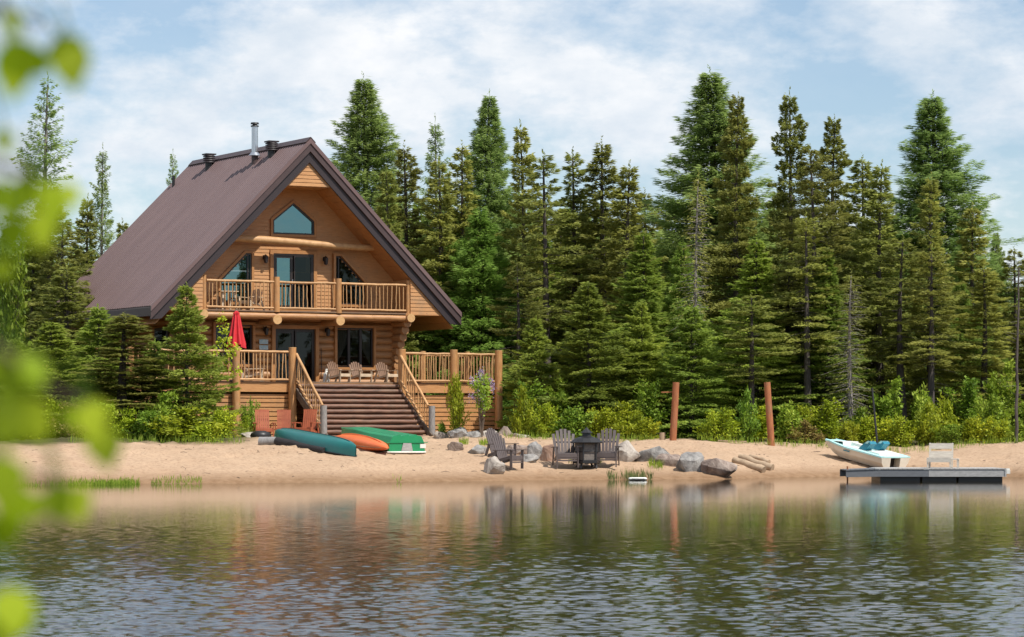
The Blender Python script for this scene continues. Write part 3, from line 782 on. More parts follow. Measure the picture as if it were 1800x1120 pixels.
# ------------------------------------------------------------------ chairs
def fan_chair(name, label, group, m_, nsl=6, rounded=True, H=1.0, rec=.32, straight=False, mback=None):
    """garden chair facing -y: slatted seat, fan back, two arms, four legs"""
    t = thing(name, label, 'chair', group=group)
    w = .56
    m = MB()
    n = 6
    for i in range(n):
        y = -.34 + i * .105; z = .40 - i * .022
        m.box((0, y, z), (w, .092, .022), Matrix.Rotation(-.2, 3, 'X'))
    m.bar((-w / 2 + .02, -.36, .375), (-w / 2 + .02, .34, .22), .03, .09); m.bar((w / 2 - .02, -.36, .375), (w / 2 - .02, .34, .22), .03, .09)
    m.box((0, -.39, .345), (w, .025, .11))
    if m_ is M['plastic']:
        for zz in (.265, .205): m.box((0, -.385, zz), (w, .02, .045))
    m.build('seat', m_, t)
    m = MB(); mid = (nsl - 1) / 2
    for i in range(nsl):
        f = (i - mid) / mid
        xb = f * .21; xt = f * (.21 if straight else .29)
        top = H * (1 - (.13 if rounded else .015) * f * f)
        zb = .27; yb = .20; L = (top - zb)
        m.bar((xb, yb, zb), (xt, yb + L * rec, top), (.082 if nsl < 7 else .058), .022, up=(0, 1, .3))
    for zz in (.42, .72):
        L = zz - .27; wd = .42 + (0 if straight else .16 * L)
        m.bar((-wd / 2 - .02, .23 + L * rec, zz), (wd / 2 + .02, .23 + L * rec, zz), .05, .02, up=(0, 1, 0))
    if straight: m.bar((-.25, .205 + (H - .3) * rec, H - .035), (.25, .205 + (H - .3) * rec, H - .035), .06, .03, up=(0, 1, 0))
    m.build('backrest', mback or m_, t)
    for sx in (-1, 1):
        x = sx * (w / 2 + .06)
        m = MB(); m.poly([(x - .07, -.46, .58), (x + .07, -.46, .58), (x + .06, .36, .56), (x - .03, .36, .56)], (0, 0, .025)); m.build('armrest', m_, t)
        m = MB(); m.bar((sx * (w / 2 + .02), -.36, 0), (sx * (w / 2 + .02), -.37, .58), .03, .10, up=(0, 1, 0)); m.build('leg', m_, t)
        m = MB(); m.bar((sx * (w / 2 + .015), .50, 0), (sx * (w / 2 + .015), .28, .56), .03, .09, up=(0, 1, 0)); m.build('leg', m_, t)
    return t

# beach chairs of taupe plastic
gC = 'taupe plastic fan back chairs on the beach'
pc = fan_chair('beach_chair', 'taupe fan back chair left of the black fire lantern', gC, M['plastic'], 6, True, 1.10)
k = 1.1
def face(a): return R_(a)
p = ghit(994, 822); pc.location = p; pc.rotation_euler = (0, 0, face(8)); pc.scale = (k, k, k)
p2 = ghit(1067, 821); dup(pc, p2, face(-8), 'taupe fan back chair right of the black fire lantern', gC)
p3 = ghit(893, 824); dup(pc, p3, face(52), 'taupe chair seen side on, nearest the pale boulder at the water', gC, (.93, .93, .98))
p4 = ghit(886, 813); dup(pc, p4 + Vector((-.1, .75, 0)), face(52), 'taupe chair half hidden behind the chair seen side on', gC, (.93, .93, .98))
# red chairs below the deck
gR = 'red wooden chairs under the deck'
rc = fan_chair('garden_chair', 'red slatted chair beside the bushes, leftmost of the three under the deck', gR, M['redchair'], 7, False, 1.06, .25, True)
p = gat(463, 102.2); rc.location = p; rc.rotation_euler = (0, 0, face(12))
dup(rc, gat(499, 103.8), face(4), 'red slatted chair between the two other red chairs, behind the teal canoe', gR)
dup(rc, gat(539, 103.0), face(-16), 'red slatted chair next to the grey stair post', gR)
# pale chairs up on the deck and balcony
gD = 'pale wooden chairs on the deck'
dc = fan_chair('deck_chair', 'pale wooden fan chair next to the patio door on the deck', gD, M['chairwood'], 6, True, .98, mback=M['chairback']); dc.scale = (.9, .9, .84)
dc.location = hw(.98 + .35, -1.25, FL); dc.rotation_euler = (0, 0, AH + face(20))
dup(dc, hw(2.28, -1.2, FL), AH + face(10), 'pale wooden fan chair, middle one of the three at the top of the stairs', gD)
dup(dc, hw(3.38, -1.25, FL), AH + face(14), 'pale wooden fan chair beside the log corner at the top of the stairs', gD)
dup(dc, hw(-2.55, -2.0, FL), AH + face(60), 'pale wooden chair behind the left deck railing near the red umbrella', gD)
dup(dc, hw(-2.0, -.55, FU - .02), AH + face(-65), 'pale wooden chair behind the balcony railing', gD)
t = thing('balcony_table', 'small wooden table behind the left balcony railing', 'table', hw(-3.0, -.55, FU - .02), AH)
m = MB()
for i in range(6): m.box((-.3 + i * .12, 0, .68), (.11, .7, .03))
m.build('tabletop', M['chairwood'], t)
for sx in (-1, 1):
    for sy in (-1, 1):
        m = MB(); m.bar((sx * .28, sy * .28, 0), (sx * .24, sy * .24, .67), .06, .06, up=(0, 1, 0)); m.build('leg', M['chairwood'], t)

# closed red umbrella
t = thing('patio_umbrella', 'closed red patio umbrella standing on the deck', 'umbrella', hw(-3.62, -2.9, FL), AH)
m = MB(); m.tube([(0, 0, .03), (0, 0, 2.62)], .025, 8); m.build('pole', M['grey_wood'], t)
m = MB(); rings = []
for z, r in ((2.60, .03), (2.50, .13), (2.47, .11), (2.42, .13), (2.1, .19), (1.7, .27), (1.35, .35), (1.28, .36)):
    rings.append([(r * (1 + .28 * math.cos(8 * a)) * math.cos(a) * .85, r * (1 + .28 * math.cos(8 * a)) * math.sin(a) * .85, z + (.07 * math.cos(4 * a) if z < 1.4 else 0)) for a in [2 * math.pi * i / 48 for i in range(48)]])
m.loft(rings, cap0=True, smooth=True); m.build('canopy', M['redcloth'], t)
m = MB(); m.tube([(0, 0, 0), (0, 0, .10)], [.28, .22], 14); m.build('base', M['black'], t)
# small things on the log wall
t = thing('wall_sign', 'blue and white wooden sign boards hung left of the deck door', 'sign', hw(-1.30, -.17, 4.72), AH)
for z in (.14, -.08):
    m = MB(); m.box((0, 0, z), (.36, .025, .17)); m.build('board', M['sign'], t)
m = MB(); m.log(hw(1.12, -.22, FL), hw(1.10, -.18, FL + 1.35), .016, .012, 6); tag(m.build('walking_stick', M['black']), 'thin dark stick leaning on the log wall right of the deck door', 'stick')
t = m = MB(); m.tube([(0, 0, 0), (0, 0, .35), (0, 0, .42), (0, 0, .55)], [.15, .12, .06, .05], 12); tag(m.build('white_jug', M['white'], None, hw(1.15, -.55, FL)), 'small pale jug on the deck beside the dark stick', 'jug')

# ------------------------------------------------------------------ boats on the beach
def along(root, p0, p1):
    d = p1 - p0; root.location = p0.lerp(p1, .5)
    root.rotation_euler = Matrix((d.normalized(), Vector((0, 0, 1)).cross(d.normalized()).normalized(), d.normalized().cross(Vector((0, 0, 1)).cross(d.normalized()).normalized()))).transposed().to_euler()
# teal canoe, keel up
b = ghit(624, 803); a = gat(484, b.y + 4.3)
t = thing('canoe', 'teal canoe lying keel up on the sand', 'canoe'); along(t, a + Vector((0, 0, .12)), b + Vector((0, 0, .03)))
Lc = (b - a).length + .1; m = MB(); g1 = MB(); rings = []; rimA = []; rimB = []
for i in range(25):
    s = -1 + 2 * i / 24
    wd = .46 * (1 - abs(s) ** 2.6) ** .75 + .012
    sheer = .19 * abs(s) ** 4                    # gunwale line dips at the ends (upside down)
    top = .47 - .10 * abs(s) ** 6
    ring = []
    for k in range(13):
        q = math.pi * k / 12
        cx = math.copysign(abs(math.cos(q)) ** .75, math.cos(q)); sz = math.sin(q) ** .62
        ring.append((s * Lc / 2, wd * cx, .03 - sheer * .3 + (top - .03) * sz))
    rings.append(ring); rimA.append(ring[0]); rimB.append(ring[-1])
m.loft(rings, closed=False, smooth=True); m.build('hull', M['teal'], t)
g1.tube(rimA, .022, 6); g1.tube(rimB, .022, 6); g1.build('gunwale', M['teal_dark'], t)
g1 = MB(); g1.tube([(r[6][0], 0, r[6][2] + .004) for r in rings[2:-2]], .016, 6); g1.build('keel', M['teal_dark'], t)
# orange kayak
b = ghit(680, 802); a = gat(590, b.y + 4.6)
t = thing('kayak', 'orange kayak lying bottom up between the canoe and the green boat', 'kayak'); along(t, a + Vector((0, 0, .05)), b + Vector((0, 0, .05)))
Lk = (b - a).length; m = MB(); rings = []; rim = []
for i in range(27):
    s = -1 + 2 * i / 26
    e = max(0, 1 - abs(s) ** 2.4) ** .7 + .02
    ring = []
    for k in range(18):
        q = 2 * math.pi * k / 18
        y = .40 * e * math.copysign(abs(math.cos(q)) ** .8, math.cos(q)); zz = math.sin(q)
        ring.append((s * Lk / 2, y, .16 + (.26 * e if zz > 0 else .16 * e) * math.copysign(abs(zz) ** .8, zz) + .04 * s * s))
    rings.append(ring)
m.loft(rings, cap0=True, cap1=True, smooth=True); m.build('hull', M['orange'], t)
m = MB(); m.tube([(r[0][0], r[0][1] + .006, r[0][2]) for r in rings[1:-1]], .02, 6); m.tube([(r[9][0], r[9][1] - .006, r[9][2]) for r in rings[1:-1]], .02, 6); m.build('seam', M['rust'], t)
m = MB(); m.tube([(r[14 // 3][0], 0, .16 + .26 * 1.0 * (max(0, 1 - abs(-1 + 2 * i / 26) ** 2.4) ** .7) + .035) for i, r in enumerate(rings)][3:-3], .018, 6); m.build('keel', M['orange'], t)
# green rowboat, transom to the water
b = ghit(715, 799); a = gat(604, b.y + 4.3)
t = thing('rowboat', 'green rowboat lying bottom up with its square stern to the water', 'boat'); along(t, a + Vector((0, 0, .02)), b + Vector((0, 0, .02)))
Lr = (b - a).length; m = MB(); rings = []
for i in range(19):
    s = i / 18
    wd = .64 * min(1, (s / .62)) ** .55 if s > 0 else .05
    wd = max(wd, .10); h = .52 * (.72 + .28 * min(1, s / .3)); z0 = .05 + .10 * (1 - s) ** 2
    x = -Lr / 2 + s * Lr; bw = wd * .80
    ring = [(x, -wd, z0), (x, -wd * .95, z0 + h * .55), (x, -bw, z0 + h * .93), (x, -bw * .9, z0 + h)]
    for f in (-.55, 0, .55):
        ring += [(x, bw * f - .07, z0 + h), (x, bw * f - .04, z0 + h + .035), (x, bw * f + .04, z0 + h + .035), (x, bw * f + .07, z0 + h)]
    ring += [(x, bw * .9, z0 + h), (x, bw, z0 + h * .93), (x, wd * .95, z0 + h * .55), (x, wd, z0)]
    rings.append(ring)
m.loft(rings, closed=False, cap0=True, cap1=True, smooth=False); hull = m.build('hull', M['green'], t)
m = MB(); xe = Lr / 2
m.tube([(r[0][0], r[0][1] - .015, r[0][2]) for r in rings] + [(xe + .02, 0, .05)] + [(r[-1][0], r[-1][1] + .015, r[-1][2]) for r in rings[::-1]], .032, 6); m.build('gunwale', M['white'], t)
m = MB(); m.poly([(xe + .004, -.20, .09), (xe + .004, .20, .09), (xe + .004, .14, .34), (xe + .004, -.14, .34)], (.02, 0, 0)); m.build('motor_plate', M['dockpale'], t)
m = MB(); m.poly([(xe + .004, .46, .18), (xe + .004, .66, .18), (xe + .004, .66, .31), (xe + .004, .46, .31)], (.004, 0, 0)); m.build('sticker', M['white'], t)
m = MB(); m.bar((xe + .012, -.72, .36), (xe + .012, .72, .36), .03, .02); m.build('stern_rib', M['green'], t)
# logs and clutter round the canoe
b = ghit(624, 803)
m = MB(); m.log(gat(488, b.y + 3.2) + Vector((0, 0, .13)), gat(570, b.y + .75) + Vector((0, 0, .08)), .14, .10, 12, .02, 8, 5); tag(m.build('charred_log', M['charred']), 'long charred black log lying in front of the teal canoe', 'log')
m = MB(); m.log(gat(456, b.y + 3.6) + Vector((0, 0, .12)), gat(485, b.y + 3.5) + Vector((0, 0, .12)), .16, .15, 12, .012, 5, 6); tag(m.build('grey_log', M['grey_wood']), 'short grey log with a sawn end, at the tip of the teal canoe', 'log')
m = MB(); rings = []
for z, r in ((0, .26), (.1, .3), (.2, .26), (.27, .12)): rings.append([(r * 1.2 * math.cos(q) * (1 + .12 * math.sin(3 * q)), r * math.sin(q), z) for q in [2 * math.pi * i / 14 for i in range(14)]])
m.loft(rings, cap0=True, cap1=True); tag(m.build('black_bag', M['black'], None, gat(458, 100.0)), 'small black bag on the sand under the leftmost red chair', 'bag')

# paddle boat
def paddle_boat():
    a = ghit(1458, 790, 96); b = ghit(1560, 811, 94)
    b = gat(1560, 99.6); a = gat(1463, 101.6)
    t = thing('paddle_boat', 'white and aqua paddle boat with two teal seats pulled up on the sand', 'pedal boat')
    along(t, a + Vector((0, 0, .12)), b + Vector((0, 0, .02)))
    L = 2.65; hL = L / 2 * 1.12
    m = MB(); rings = []; rim = []
    for i in range(17):
        s = i / 16; x = -hL + 2 * hL * s
        wd = .76 * (min(1, s / .45)) ** .5 if s > 0 else .12; wd = max(wd, .30)
        z0 = .0 + .30 * max(0, 1 - s / .35) ** 2; h = .52
        ring = [(x, -wd * .70, z0), (x, -wd * .93, z0 + (h - z0) * .5), (x, -wd, h), (x, wd, h), (x, wd * .93, z0 + (h - z0) * .5), (x, wd * .70, z0)]
        rings.append(ring)
    m.loft(rings[:-1], closed=True, cap0=True, smooth=False)
    # stern: two hull lobes with the paddle tunnel between them
    r = rings[-2]; x0 = r[0][0]; x1 = rings[-1][0][0]
    for sx in (-1, 1):
        m.poly([(x0, sx * .26, 0), (x0, sx * .53, 0), (x0, sx * .71, .26), (x0, sx * .76, .5), (x0, sx * .26, .5)], (x1 - x0 + .18, 0, 0))
    m.build('hull', M['cream'], t)
    m = MB(); m.box((x0 + .06, 0, .22), (.08, .5, .40)); m.build('paddle_tunnel', M['black'], t)
    # deck with raised rim, foot wells and nose
    m = MB(); dr = []
    for i, r in enumerate(rings):
        x = r[0][0] + (.18 if i == 16 else 0); w = r[3][1]; z = .52
        dr.append([(x, -w - .03, z - .03), (x, -w - .02, z + .03), (x, -w * .88, z + .05), (x, -w * .80, z + .012), (x, w * .80, z + .012), (x, w * .88, z + .05), (x, w + .02, z + .03), (x, w + .03, z - .03)])
    m.loft(dr, closed=True, cap0=True, cap1=True, smooth=False); m.build('deck', M['aqua'], t)
    m = MB(); m.loft([[(-1.25, -.18, .53), (-1.25, .18, .53)], [(-.9, -.36, .60), (-.9, .36, .60)], [(-.55, -.42, .66), (-.55, .42, .66)], [(-.50, -.42, .53), (-.50, .42, .53)]], closed=False, smooth=False); m.build('nose_cover', M['white'], t)
    m = MB(); m.box((-.10, 0, .60), (.62, .22, .15)); m.box((.28, -.38, .545), (.9, .42, .05)); m.box((.28, .38, .545), (.9, .42, .05)); m.box((1.1, 0, .56), (.5, 1.1, .09)); m.build('console', M['white'], t)
    for sy in (-1, 1):
        m = MB(); y = sy * .36
        pts = [(.30, .54), (.62, .53), (.86, .90), (.80, .98), (.70, .99), (.55, .86)]
        m.poly([(px_, y - .17, pz) for px_, pz in pts], (0, .34, 0)); st = m.build('seat', M['seatblue'], t)
        m = MB(); m.poly([(.60, y - .175, .86), (.70, y - .175, .99), (.80, y - .175, .98), (.72, y - .175, .88)], (0, .35, 0)); m.build('seat_rim', M['aqua'], st)
    m = MB(); m.box((.0, -.785, .40), (.30, .012, .05)); m.build('nameplate', M['seatblue'], t)
    t.scale = (.98, .9, .80)
paddle_boat()

# ------------------------------------------------------------------ fire lantern
p = ghit(1031, 823)
t = thing('fire_lantern', 'black metal fire lantern with pointed roof between two fan chairs', 'fire pit', p, .25)
def ngon(r, z, n=6, off=.0): return [(r * math.cos(2 * math.pi * (i + off) / n), r * math.sin(2 * math.pi * (i + off) / n), z) for i in range(n)]
m = MB(); m.loft([ngon(.36, .14), ngon(.40, .16), ngon(.40, .24), ngon(.36, .26)], cap0=True, cap1=True, smooth=False)
for i in range(6):
    q = 2 * math.pi * i / 6; x, y = .37 * math.cos(q), .37 * math.sin(q)
    m.bar((x, y, .25), (x, y, .80), .035, .035, up=(1, 0, 0))
    q2 = 2 * math.pi * (i + 1) / 6; m.bar((x, y, .52), (.37 * math.cos(q2), .37 * math.sin(q2), .52), .02, .02)
m.build('frame', M['black'], t)
m = MB(); m.loft([ngon(.34, .25), ngon(.34, .80)], smooth=False); m.build('screen', M['mesh'], t)
m = MB(); m.loft([ngon(.46, .78, 12), ngon(.47, .81, 12), ngon(.33, .93, 12), ngon(.13, 1.0, 12), ngon(.12, 1.09, 12)], cap0=True, smooth=False)
m.loft([ngon(.17, 1.09, 8), ngon(.17, 1.11, 8), ngon(.09, 1.18, 8), ngon(.03, 1.25, 8), ngon(.02, 1.28, 8)], cap0=True, cap1=True, smooth=False); m.build('roof', M['black'], t)
for i in range(4):
    q = math.pi / 4 + i * math.pi / 2
    m = MB(); m.bar((.28 * math.cos(q), .28 * math.sin(q), .15), (.33 * math.cos(q), .33 * math.sin(q), 0), .05, .05, up=(1, 0, 0)); m.build('leg', M['black'], t)
t.scale = (1.12, 1.12, 1.0)

# ------------------------------------------------------------------ boulders
def boulder(seed, sx, sy, sz):
    g = random.Random(seed)
    bm = bmesh.new()
    for i in range(16):
        v = Vector((g.gauss(0, 1), g.gauss(0, 1), g.gauss(0, 1))).normalized() * g.uniform(.82, 1.05)
        bm.verts.new((v.x, v.y, v.z))
    r = bmesh.ops.convex_hull(bm, input=bm.verts)
    bmesh.ops.delete(bm, geom=[e for e in r['geom_interior'] if isinstance(e, bmesh.types.BMVert)], context='VERTS')
    bmesh.ops.dissolve_limit(bm, angle_limit=.30, verts=bm.verts, edges=bm.edges)
    bmesh.ops.bevel(bm, geom=list(bm.edges), offset=.055, segments=2, affect='EDGES', profile=.6)
    bmesh.ops.triangulate(bm, faces=bm.faces)
    bmesh.ops.subdivide_edges(bm, edges=bm.edges, cuts=2, use_grid_fill=True)
    off = Vector((seed * 3.1, seed * 1.7, 0))
    for v in bm.verts:
        if v.co.length > 1.04: v.co = v.co.normalized() * 1.04
        d = mnoise.noise(v.co * 2.2 + off) * .10 + mnoise.noise(v.co * 6 + off) * .045 + mnoise.noise(v.co * 14 + off) * .02
        v.co += v.co.normalized() * d
        v.co = Vector((v.co.x * sx, v.co.y * sy, v.co.z * sz))
    me = bpy.data.meshes.new('boulder'); bm.to_mesh(me); bm.free()
    me.polygons.foreach_set('use_smooth', [True] * len(me.polygons))
    return me
def rockmat(name, a, b, c):
    m_, N, L, P = new_mat(name)
    tc = N.new('ShaderNodeTexCoord')
    n = N.new('ShaderNodeTexNoise'); n.inputs['Scale'].default_value = 2.6; n.inputs['Detail'].default_value = 9; n.inputs['Roughness'].default_value = .68; n.inputs['Distortion'].default_value = 1.2
    L.new(tc.outputs['Object'], n.inputs['Vector'])
    r = N.new('ShaderNodeValToRGB'); r.color_ramp.elements[0].position = .34; r.color_ramp.elements[1].position = .68
    r.color_ramp.elements[0].color = (*a, 1); r.color_ramp.elements[1].color = (*c, 1); e = r.color_ramp.elements.new(.5); e.color = (*b, 1)
    L.new(n.outputs['Fac'], r.inputs[0]); L.new(r.outputs[0], P.inputs['Base Color']); P.inputs['Roughness'].default_value = .85
    b_ = N.new('ShaderNodeBump'); b_.inputs['Distance'].default_value = .05; L.new(n.outputs['Fac'], b_.inputs['Height']); L.new(b_.outputs[0], P.inputs['Normal'])
    return m_
ROCK = {'pale': rockmat('pale granite', (.24, .20, .17), (.40, .35, .30), (.52, .47, .40)), 'grey': rockmat('grey granite', (.125, .12, .115), (.265, .25, .235), (.43, .405, .37)),
        'brown': rockmat('brown granite', (.11, .075, .06), (.25, .19, .155), (.38, .31, .26)), 'pink': rockmat('pink granite', (.17, .10, .075), (.36, .22, .15), (.44, .36, .31))}
# px left, px right, py top, py bottom, rock, label
rocks = [
 (852, 884, 804, 836, 'pale', 'pale round boulder alone at the water edge in front of the side on chair'),
 (762, 788, 759, 775, 'pale', 'low pale rock touching the foot of the stairs'),
 (788, 820, 755, 775, 'grey', 'grey white rock below the yellow green shrub, next to the stairs rock'),
 (818, 848, 759, 775, 'grey', 'flat grey rock in the row under the deck, left of the white one'),
 (845, 874, 757, 774, 'pale', 'whitish rock in the row under the deck below the lilac'),
 (872, 900, 756, 778, 'brown', 'brown jagged rock at the right end of the row under the deck'),
 (790, 812, 778, 795, 'brown', 'small dark brown rock on the open sand slope'),
 (820, 856, 782, 800, 'grey', 'low grey rock half buried behind the beach chairs'),
 (890, 932, 784, 802, 'brown', 'long brown flat rock right of the side on chairs'),
 (926, 956, 781, 808, 'grey', 'tilted grey rock between the side on chairs and the orange rock'),
 (950, 990, 787, 815, 'pink', 'orange pink rock beside the left fan chair'),
 (905, 945, 800, 814, 'grey', 'low grey slab in front of the tilted grey rock'),
 (1074, 1120, 780, 814, 'pale', 'big pale cracked boulder right of the right fan chair'),
 (1117, 1178, 784, 818, 'grey', 'wide light grey slab boulder with grass at its corner'),
 (1154, 1202, 794, 824, 'brown', 'brown boulder between the light slab and the dark grey boulder'),
 (1194, 1248, 796, 833, 'grey', 'large dark grey boulder with a pale side'),
 (1236, 1290, 805, 841, 'brown', 'jagged purple brown boulder at the water edge beside the logs'),
 (418, 448, 758, 774, 'pale', 'pale low rock at the foot of the bushes left of the red chairs'),
 (900, 934, 764, 772, 'pale', 'flat pale stone on the sand behind the rocks near the deck corner'),
]
for i, (x0, x1, y0, y1, kind, lab) in enumerate(rocks):
    p = ghit((x0 + x1) / 2, y1 - 1, 84) if y1 > 780 else gat((x0 + x1) / 2, {1: 104.6, 2: 104, 3: 104, 4: 104.4, 5: 104.8, 17: 101, 18: 106}.get(i, 104))
    sc = p.y / FPX; w = (x1 - x0) / 2 * sc * 1.38; h = (y1 - y0) * sc * 1.25
    o = link('boulder', boulder(i + 11, w * 1.02, w * random.Random(i).uniform(.7, .95), max(h * .70, .12)), ROCK[kind])
    o.location = (p.x, p.y + w * .75, p.z + h * .24 if y1 > 780 else CAMZ - ((y0 + y1) / 2 + 1 - HOR) * sc)
    o.rotation_euler = (random.Random(i).uniform(-.12, .12), random.Random(i + 5).uniform(-.12, .12), 0)
    tag(o, lab, 'boulder', 'boulders along the beach')
# driftwood logs
for i, (x0, y0, x1, y1, r, lab) in enumerate([(1290, 811, 1343, 830, .125, 'pale driftwood log lying nearest the jagged boulder'), (1300, 806, 1358, 826, .12, 'grey driftwood log, middle of the three on the sand slope'), (1318, 803, 1352, 814, .075, 'thin driftwood pole behind the two thick logs')]):
    p, q = ghit(x0, y0 + 2, 84), ghit(x1, y1 + 2, 84)
    if (q - p).length > 4: p = q + (p - q).normalized() * 3.2; p.z = gz(p.x, p.y)
    m = MB(); m.log(p + Vector((0, 0, r * .8)), q + Vector((0, 0, r * .8)), r * .9, r * 1.05, 12, .02, 7, 30 + i); o = m.build('driftwood_log', M['driftwood']); tag(o, lab, 'log', 'driftwood logs by the boulders')
# posts, stump, planks, pole
for px, ptop, xt, lab in ((1182, 672, 1188.5, 'rust red log post leaning right, above the slab boulder'), (1357, 672, 1348.5, 'rust red log post leaning left, behind the driftwood logs')):
    D = 104.0; p = gat(px, D); q = wpt(xt, ptop, D)
    m = MB(); m.log(p - Vector((0, 0, .3)), q, .125, .115, 14, .006, 6, px); o = tag(m.build('log_post', M['rust']), lab, 'post', 'rust red log posts behind the beach')
    if px == 1182:
        m = MB(); e = wpt(1186, 689, D); m.bar(e + Vector((0, .12, 0)), e + Vector((-.46, .16, -.01)), .14, .04); m.build('bracket', M['rust'], o)
p = gat(1164.5, 104.2); m = MB(); m.log(p - Vector((0, 0, .1)), p + Vector((0, 0, .30)), .11, .10, 12, .004, 3, 4); tag(m.build('tree_stump', M['driftwood']), 'short brown stump beside the left rust red post', 'stump')
p, q = gat(1262, 103.8), gat(1312, 103.8); m = MB(); m.bar(p + Vector((0, 0, .06)), q + Vector((0, 0, .10)), .16, .05); tag(m.build('plank', M['driftwood']), 'thin weathered plank on the sand below the hedge between the red posts', 'plank')
p = gat(1544, 104.3); q = wpt(1533, 682, 104.6); m = MB(); m.log(p - Vector((0, 0, .2)), q, .045, .035, 8, .008, 6, 9); tag(m.build('dark_pole', M['black']), 'thin dark pole standing behind the paddle boat', 'pole')
# white float in the water
p = wpt(1121, 842, 90.4); p.z = 0
t = thing('float_board', 'white float lying in the shallow water in front of the reeds', 'float', p, .05)
m = MB(); rings = []
for s in (-1, -.96, -.8, .8, .96, 1):
    e = .5 + .5 * (1 - abs(s) ** 12); rings.append([(s * .28, .15 * e * math.cos(q), .045 + .05 * e * math.sin(q)) for q in [2 * math.pi * i / 10 for i in range(10)]])
m.loft(rings, cap0=True, cap1=True); m.build('float_body', M['white'], t)
m = MB(); m.bar((-.2, -.151, .05), (.2, -.151, .05), .02, .02); m.build('stripe', M['dockside'], t)

g = np.random.default_rng(77); m = MB()
for i in range(520):
    px, D = g.uniform(20, 1800), g.uniform(85, 106); x = (px - 900) / FPX * D
    if D < shore(x) + .5: continue
    a = g.uniform(0, 6.28); L = g.uniform(.04, .22) if i % 9 else g.uniform(.2, .34); z = gz(x, D) + .012; r = g.uniform(.004, .012)
    m.tube([(x, D, z), (x + math.cos(a) * L * .5, D + math.sin(a) * L * .5, z + g.uniform(0, .03)), (x + math.cos(a) * L, D + math.sin(a) * L, z)], [r, r, r * .6], 3, caps=False)
tag(m.build('beach_litter', M['twig']), 'scattered twigs and bark bits lying on the sand', 'twigs', None, 'stuff')
# ------------------------------------------------------------------ dock and its bench
DK = 89.0; sc = DK / FPX
def dx(px): return (px - 900) * sc
t = thing('dock', 'low grey floating dock with a sloping ramp at its left end', 'dock', (dx(1640), DK, 0))
x0, xj, xm, x1 = dx(1487) - dx(1640), dx(1545) - dx(1640), dx(1632) - dx(1640), dx(1766) - dx(1640)
zt = CAMZ - (824 - HOR) * sc
def dkz(py): return CAMZ - (py - HOR) * sc
for yy in (0, 2.4): m = MB(); m.box(((xj + xm) / 2, yy, zt - .13), (xm - xj, .06, .22)); m.build('side_frame', M['dockside'], t)
m = MB(); m.box(((xm + x1) / 2 + .003, .0, zt - .13), (x1 - xm - .006, .062, .22)); m.build('side_frame', M['dockpale'], t)['label'] = 'pale newer half of the dock side'
m = MB(); m.box((x1 + .02, 1.2, zt - .13), (.05, 2.5, .22)); m.build('end_frame', M['dockpale'], t)
m = MB(); x = xj
while x < x1 - .05: m.box((x + .07, 1.2, zt - .005), (.13, 2.5, .03)); x += .142
m.build('deck_boards', M['docktop'], t)
m = MB(); rz0 = dkz(839)
m.poly([(x0, -.03, rz0 + .0), (xj - .004, -.03, zt - .24), (xj - .004, -.03, zt - .02), (x0, -.03, rz0 + .20)], (0, .06, 0)); m.poly([(x0, 1.6, rz0), (xj - .004, 1.6, zt - .24), (xj - .004, 1.6, zt - .02), (x0, 1.6, rz0 + .20)], (0, .06, 0))
for i in range(7):
    f = (i + .5) / 7; m.box((x0 + (xj - x0) * f, .8, rz0 + .21 + (zt - rz0 - .22) * f), ((xj - x0) / 7 - .01, 1.7, .03), Matrix.Rotation(-math.atan2(zt - rz0 - .22, xj - x0), 3, 'Y'))
m.build('ramp', M['dockside'], t)
for a, b in ((dx(1548) - dx(1640), dx(1618) - dx(1640)), (dx(1622) - dx(1640), dx(1682) - dx(1640)), (dx(1686) - dx(1640), dx(1763) - dx(1640))):
    m = MB(); m.box(((a + b) / 2, 1.2, (zt - .24 - .12) / 2), (b - a, 2.2, zt - .24 + .12)); m.build('float', M['black'], t)
m = MB(); m.tube([(x0 + .08, .3, -.3), (x0 + .08, .3, dkz(820))], .025, 8); m.build('mooring_post', M['rust'], t)
for px in (1543, 1628, 1770):
    m = MB(); m.box((dx(px) - dx(1640), .02, zt - .015), (.16, .12, .05)); 
    if px == 1770: m.box((dx(px) - dx(1640) + .03, .0, zt - .09), (.12, .1, .12))
    m.build('corner_bumper', M['white'], t)
bz = zt + .012
t = thing('slatted_bench', 'whitewashed slatted bench seat standing on the dock', 'bench', (dx(1660), DK + .9, bz), R_(-14))
w = .80
m = MB()
for z, y in ((.66, .42), (.41, .34)): m.box((0, y, z), (w, .03, .17 if z > .5 else .19), Matrix.Rotation(-.2, 3, 'X'))
m.build('backrest', M['bench'], t)
m = MB()
for y in (-.3, -.17, -.04, .09, .22): m.box((0, y, .30), (w, .115, .03))
m.box((0, -.365, .24), (w, .03, .13)); m.build('seat', M['bench'], t)
for sx in (-1, 1):
    m = MB(); m.bar((sx * .37, -.33, 0), (sx * .37, -.33, .28), .05, .06, up=(0, 1, 0)); m.build('leg', M['bench'], t)
    m = MB(); m.bar((sx * .37, .27, 0), (sx * .37, .46, .75), .05, .06, up=(0, 1, 0)); m.build('leg', M['bench'], t)
m = MB(); m.box((.52, -.12, .27), (.22, .42, .03)); m.bar((.60, -.3, 0), (.60, -.3, .26), .04, .04, up=(0, 1, 0)); m.bar((.60, .06, 0), (.60, .06, .26), .04, .04, up=(0, 1, 0)); m.build('side_shelf', M['bench'], t)
t.scale = (.92, .92, 1.0)

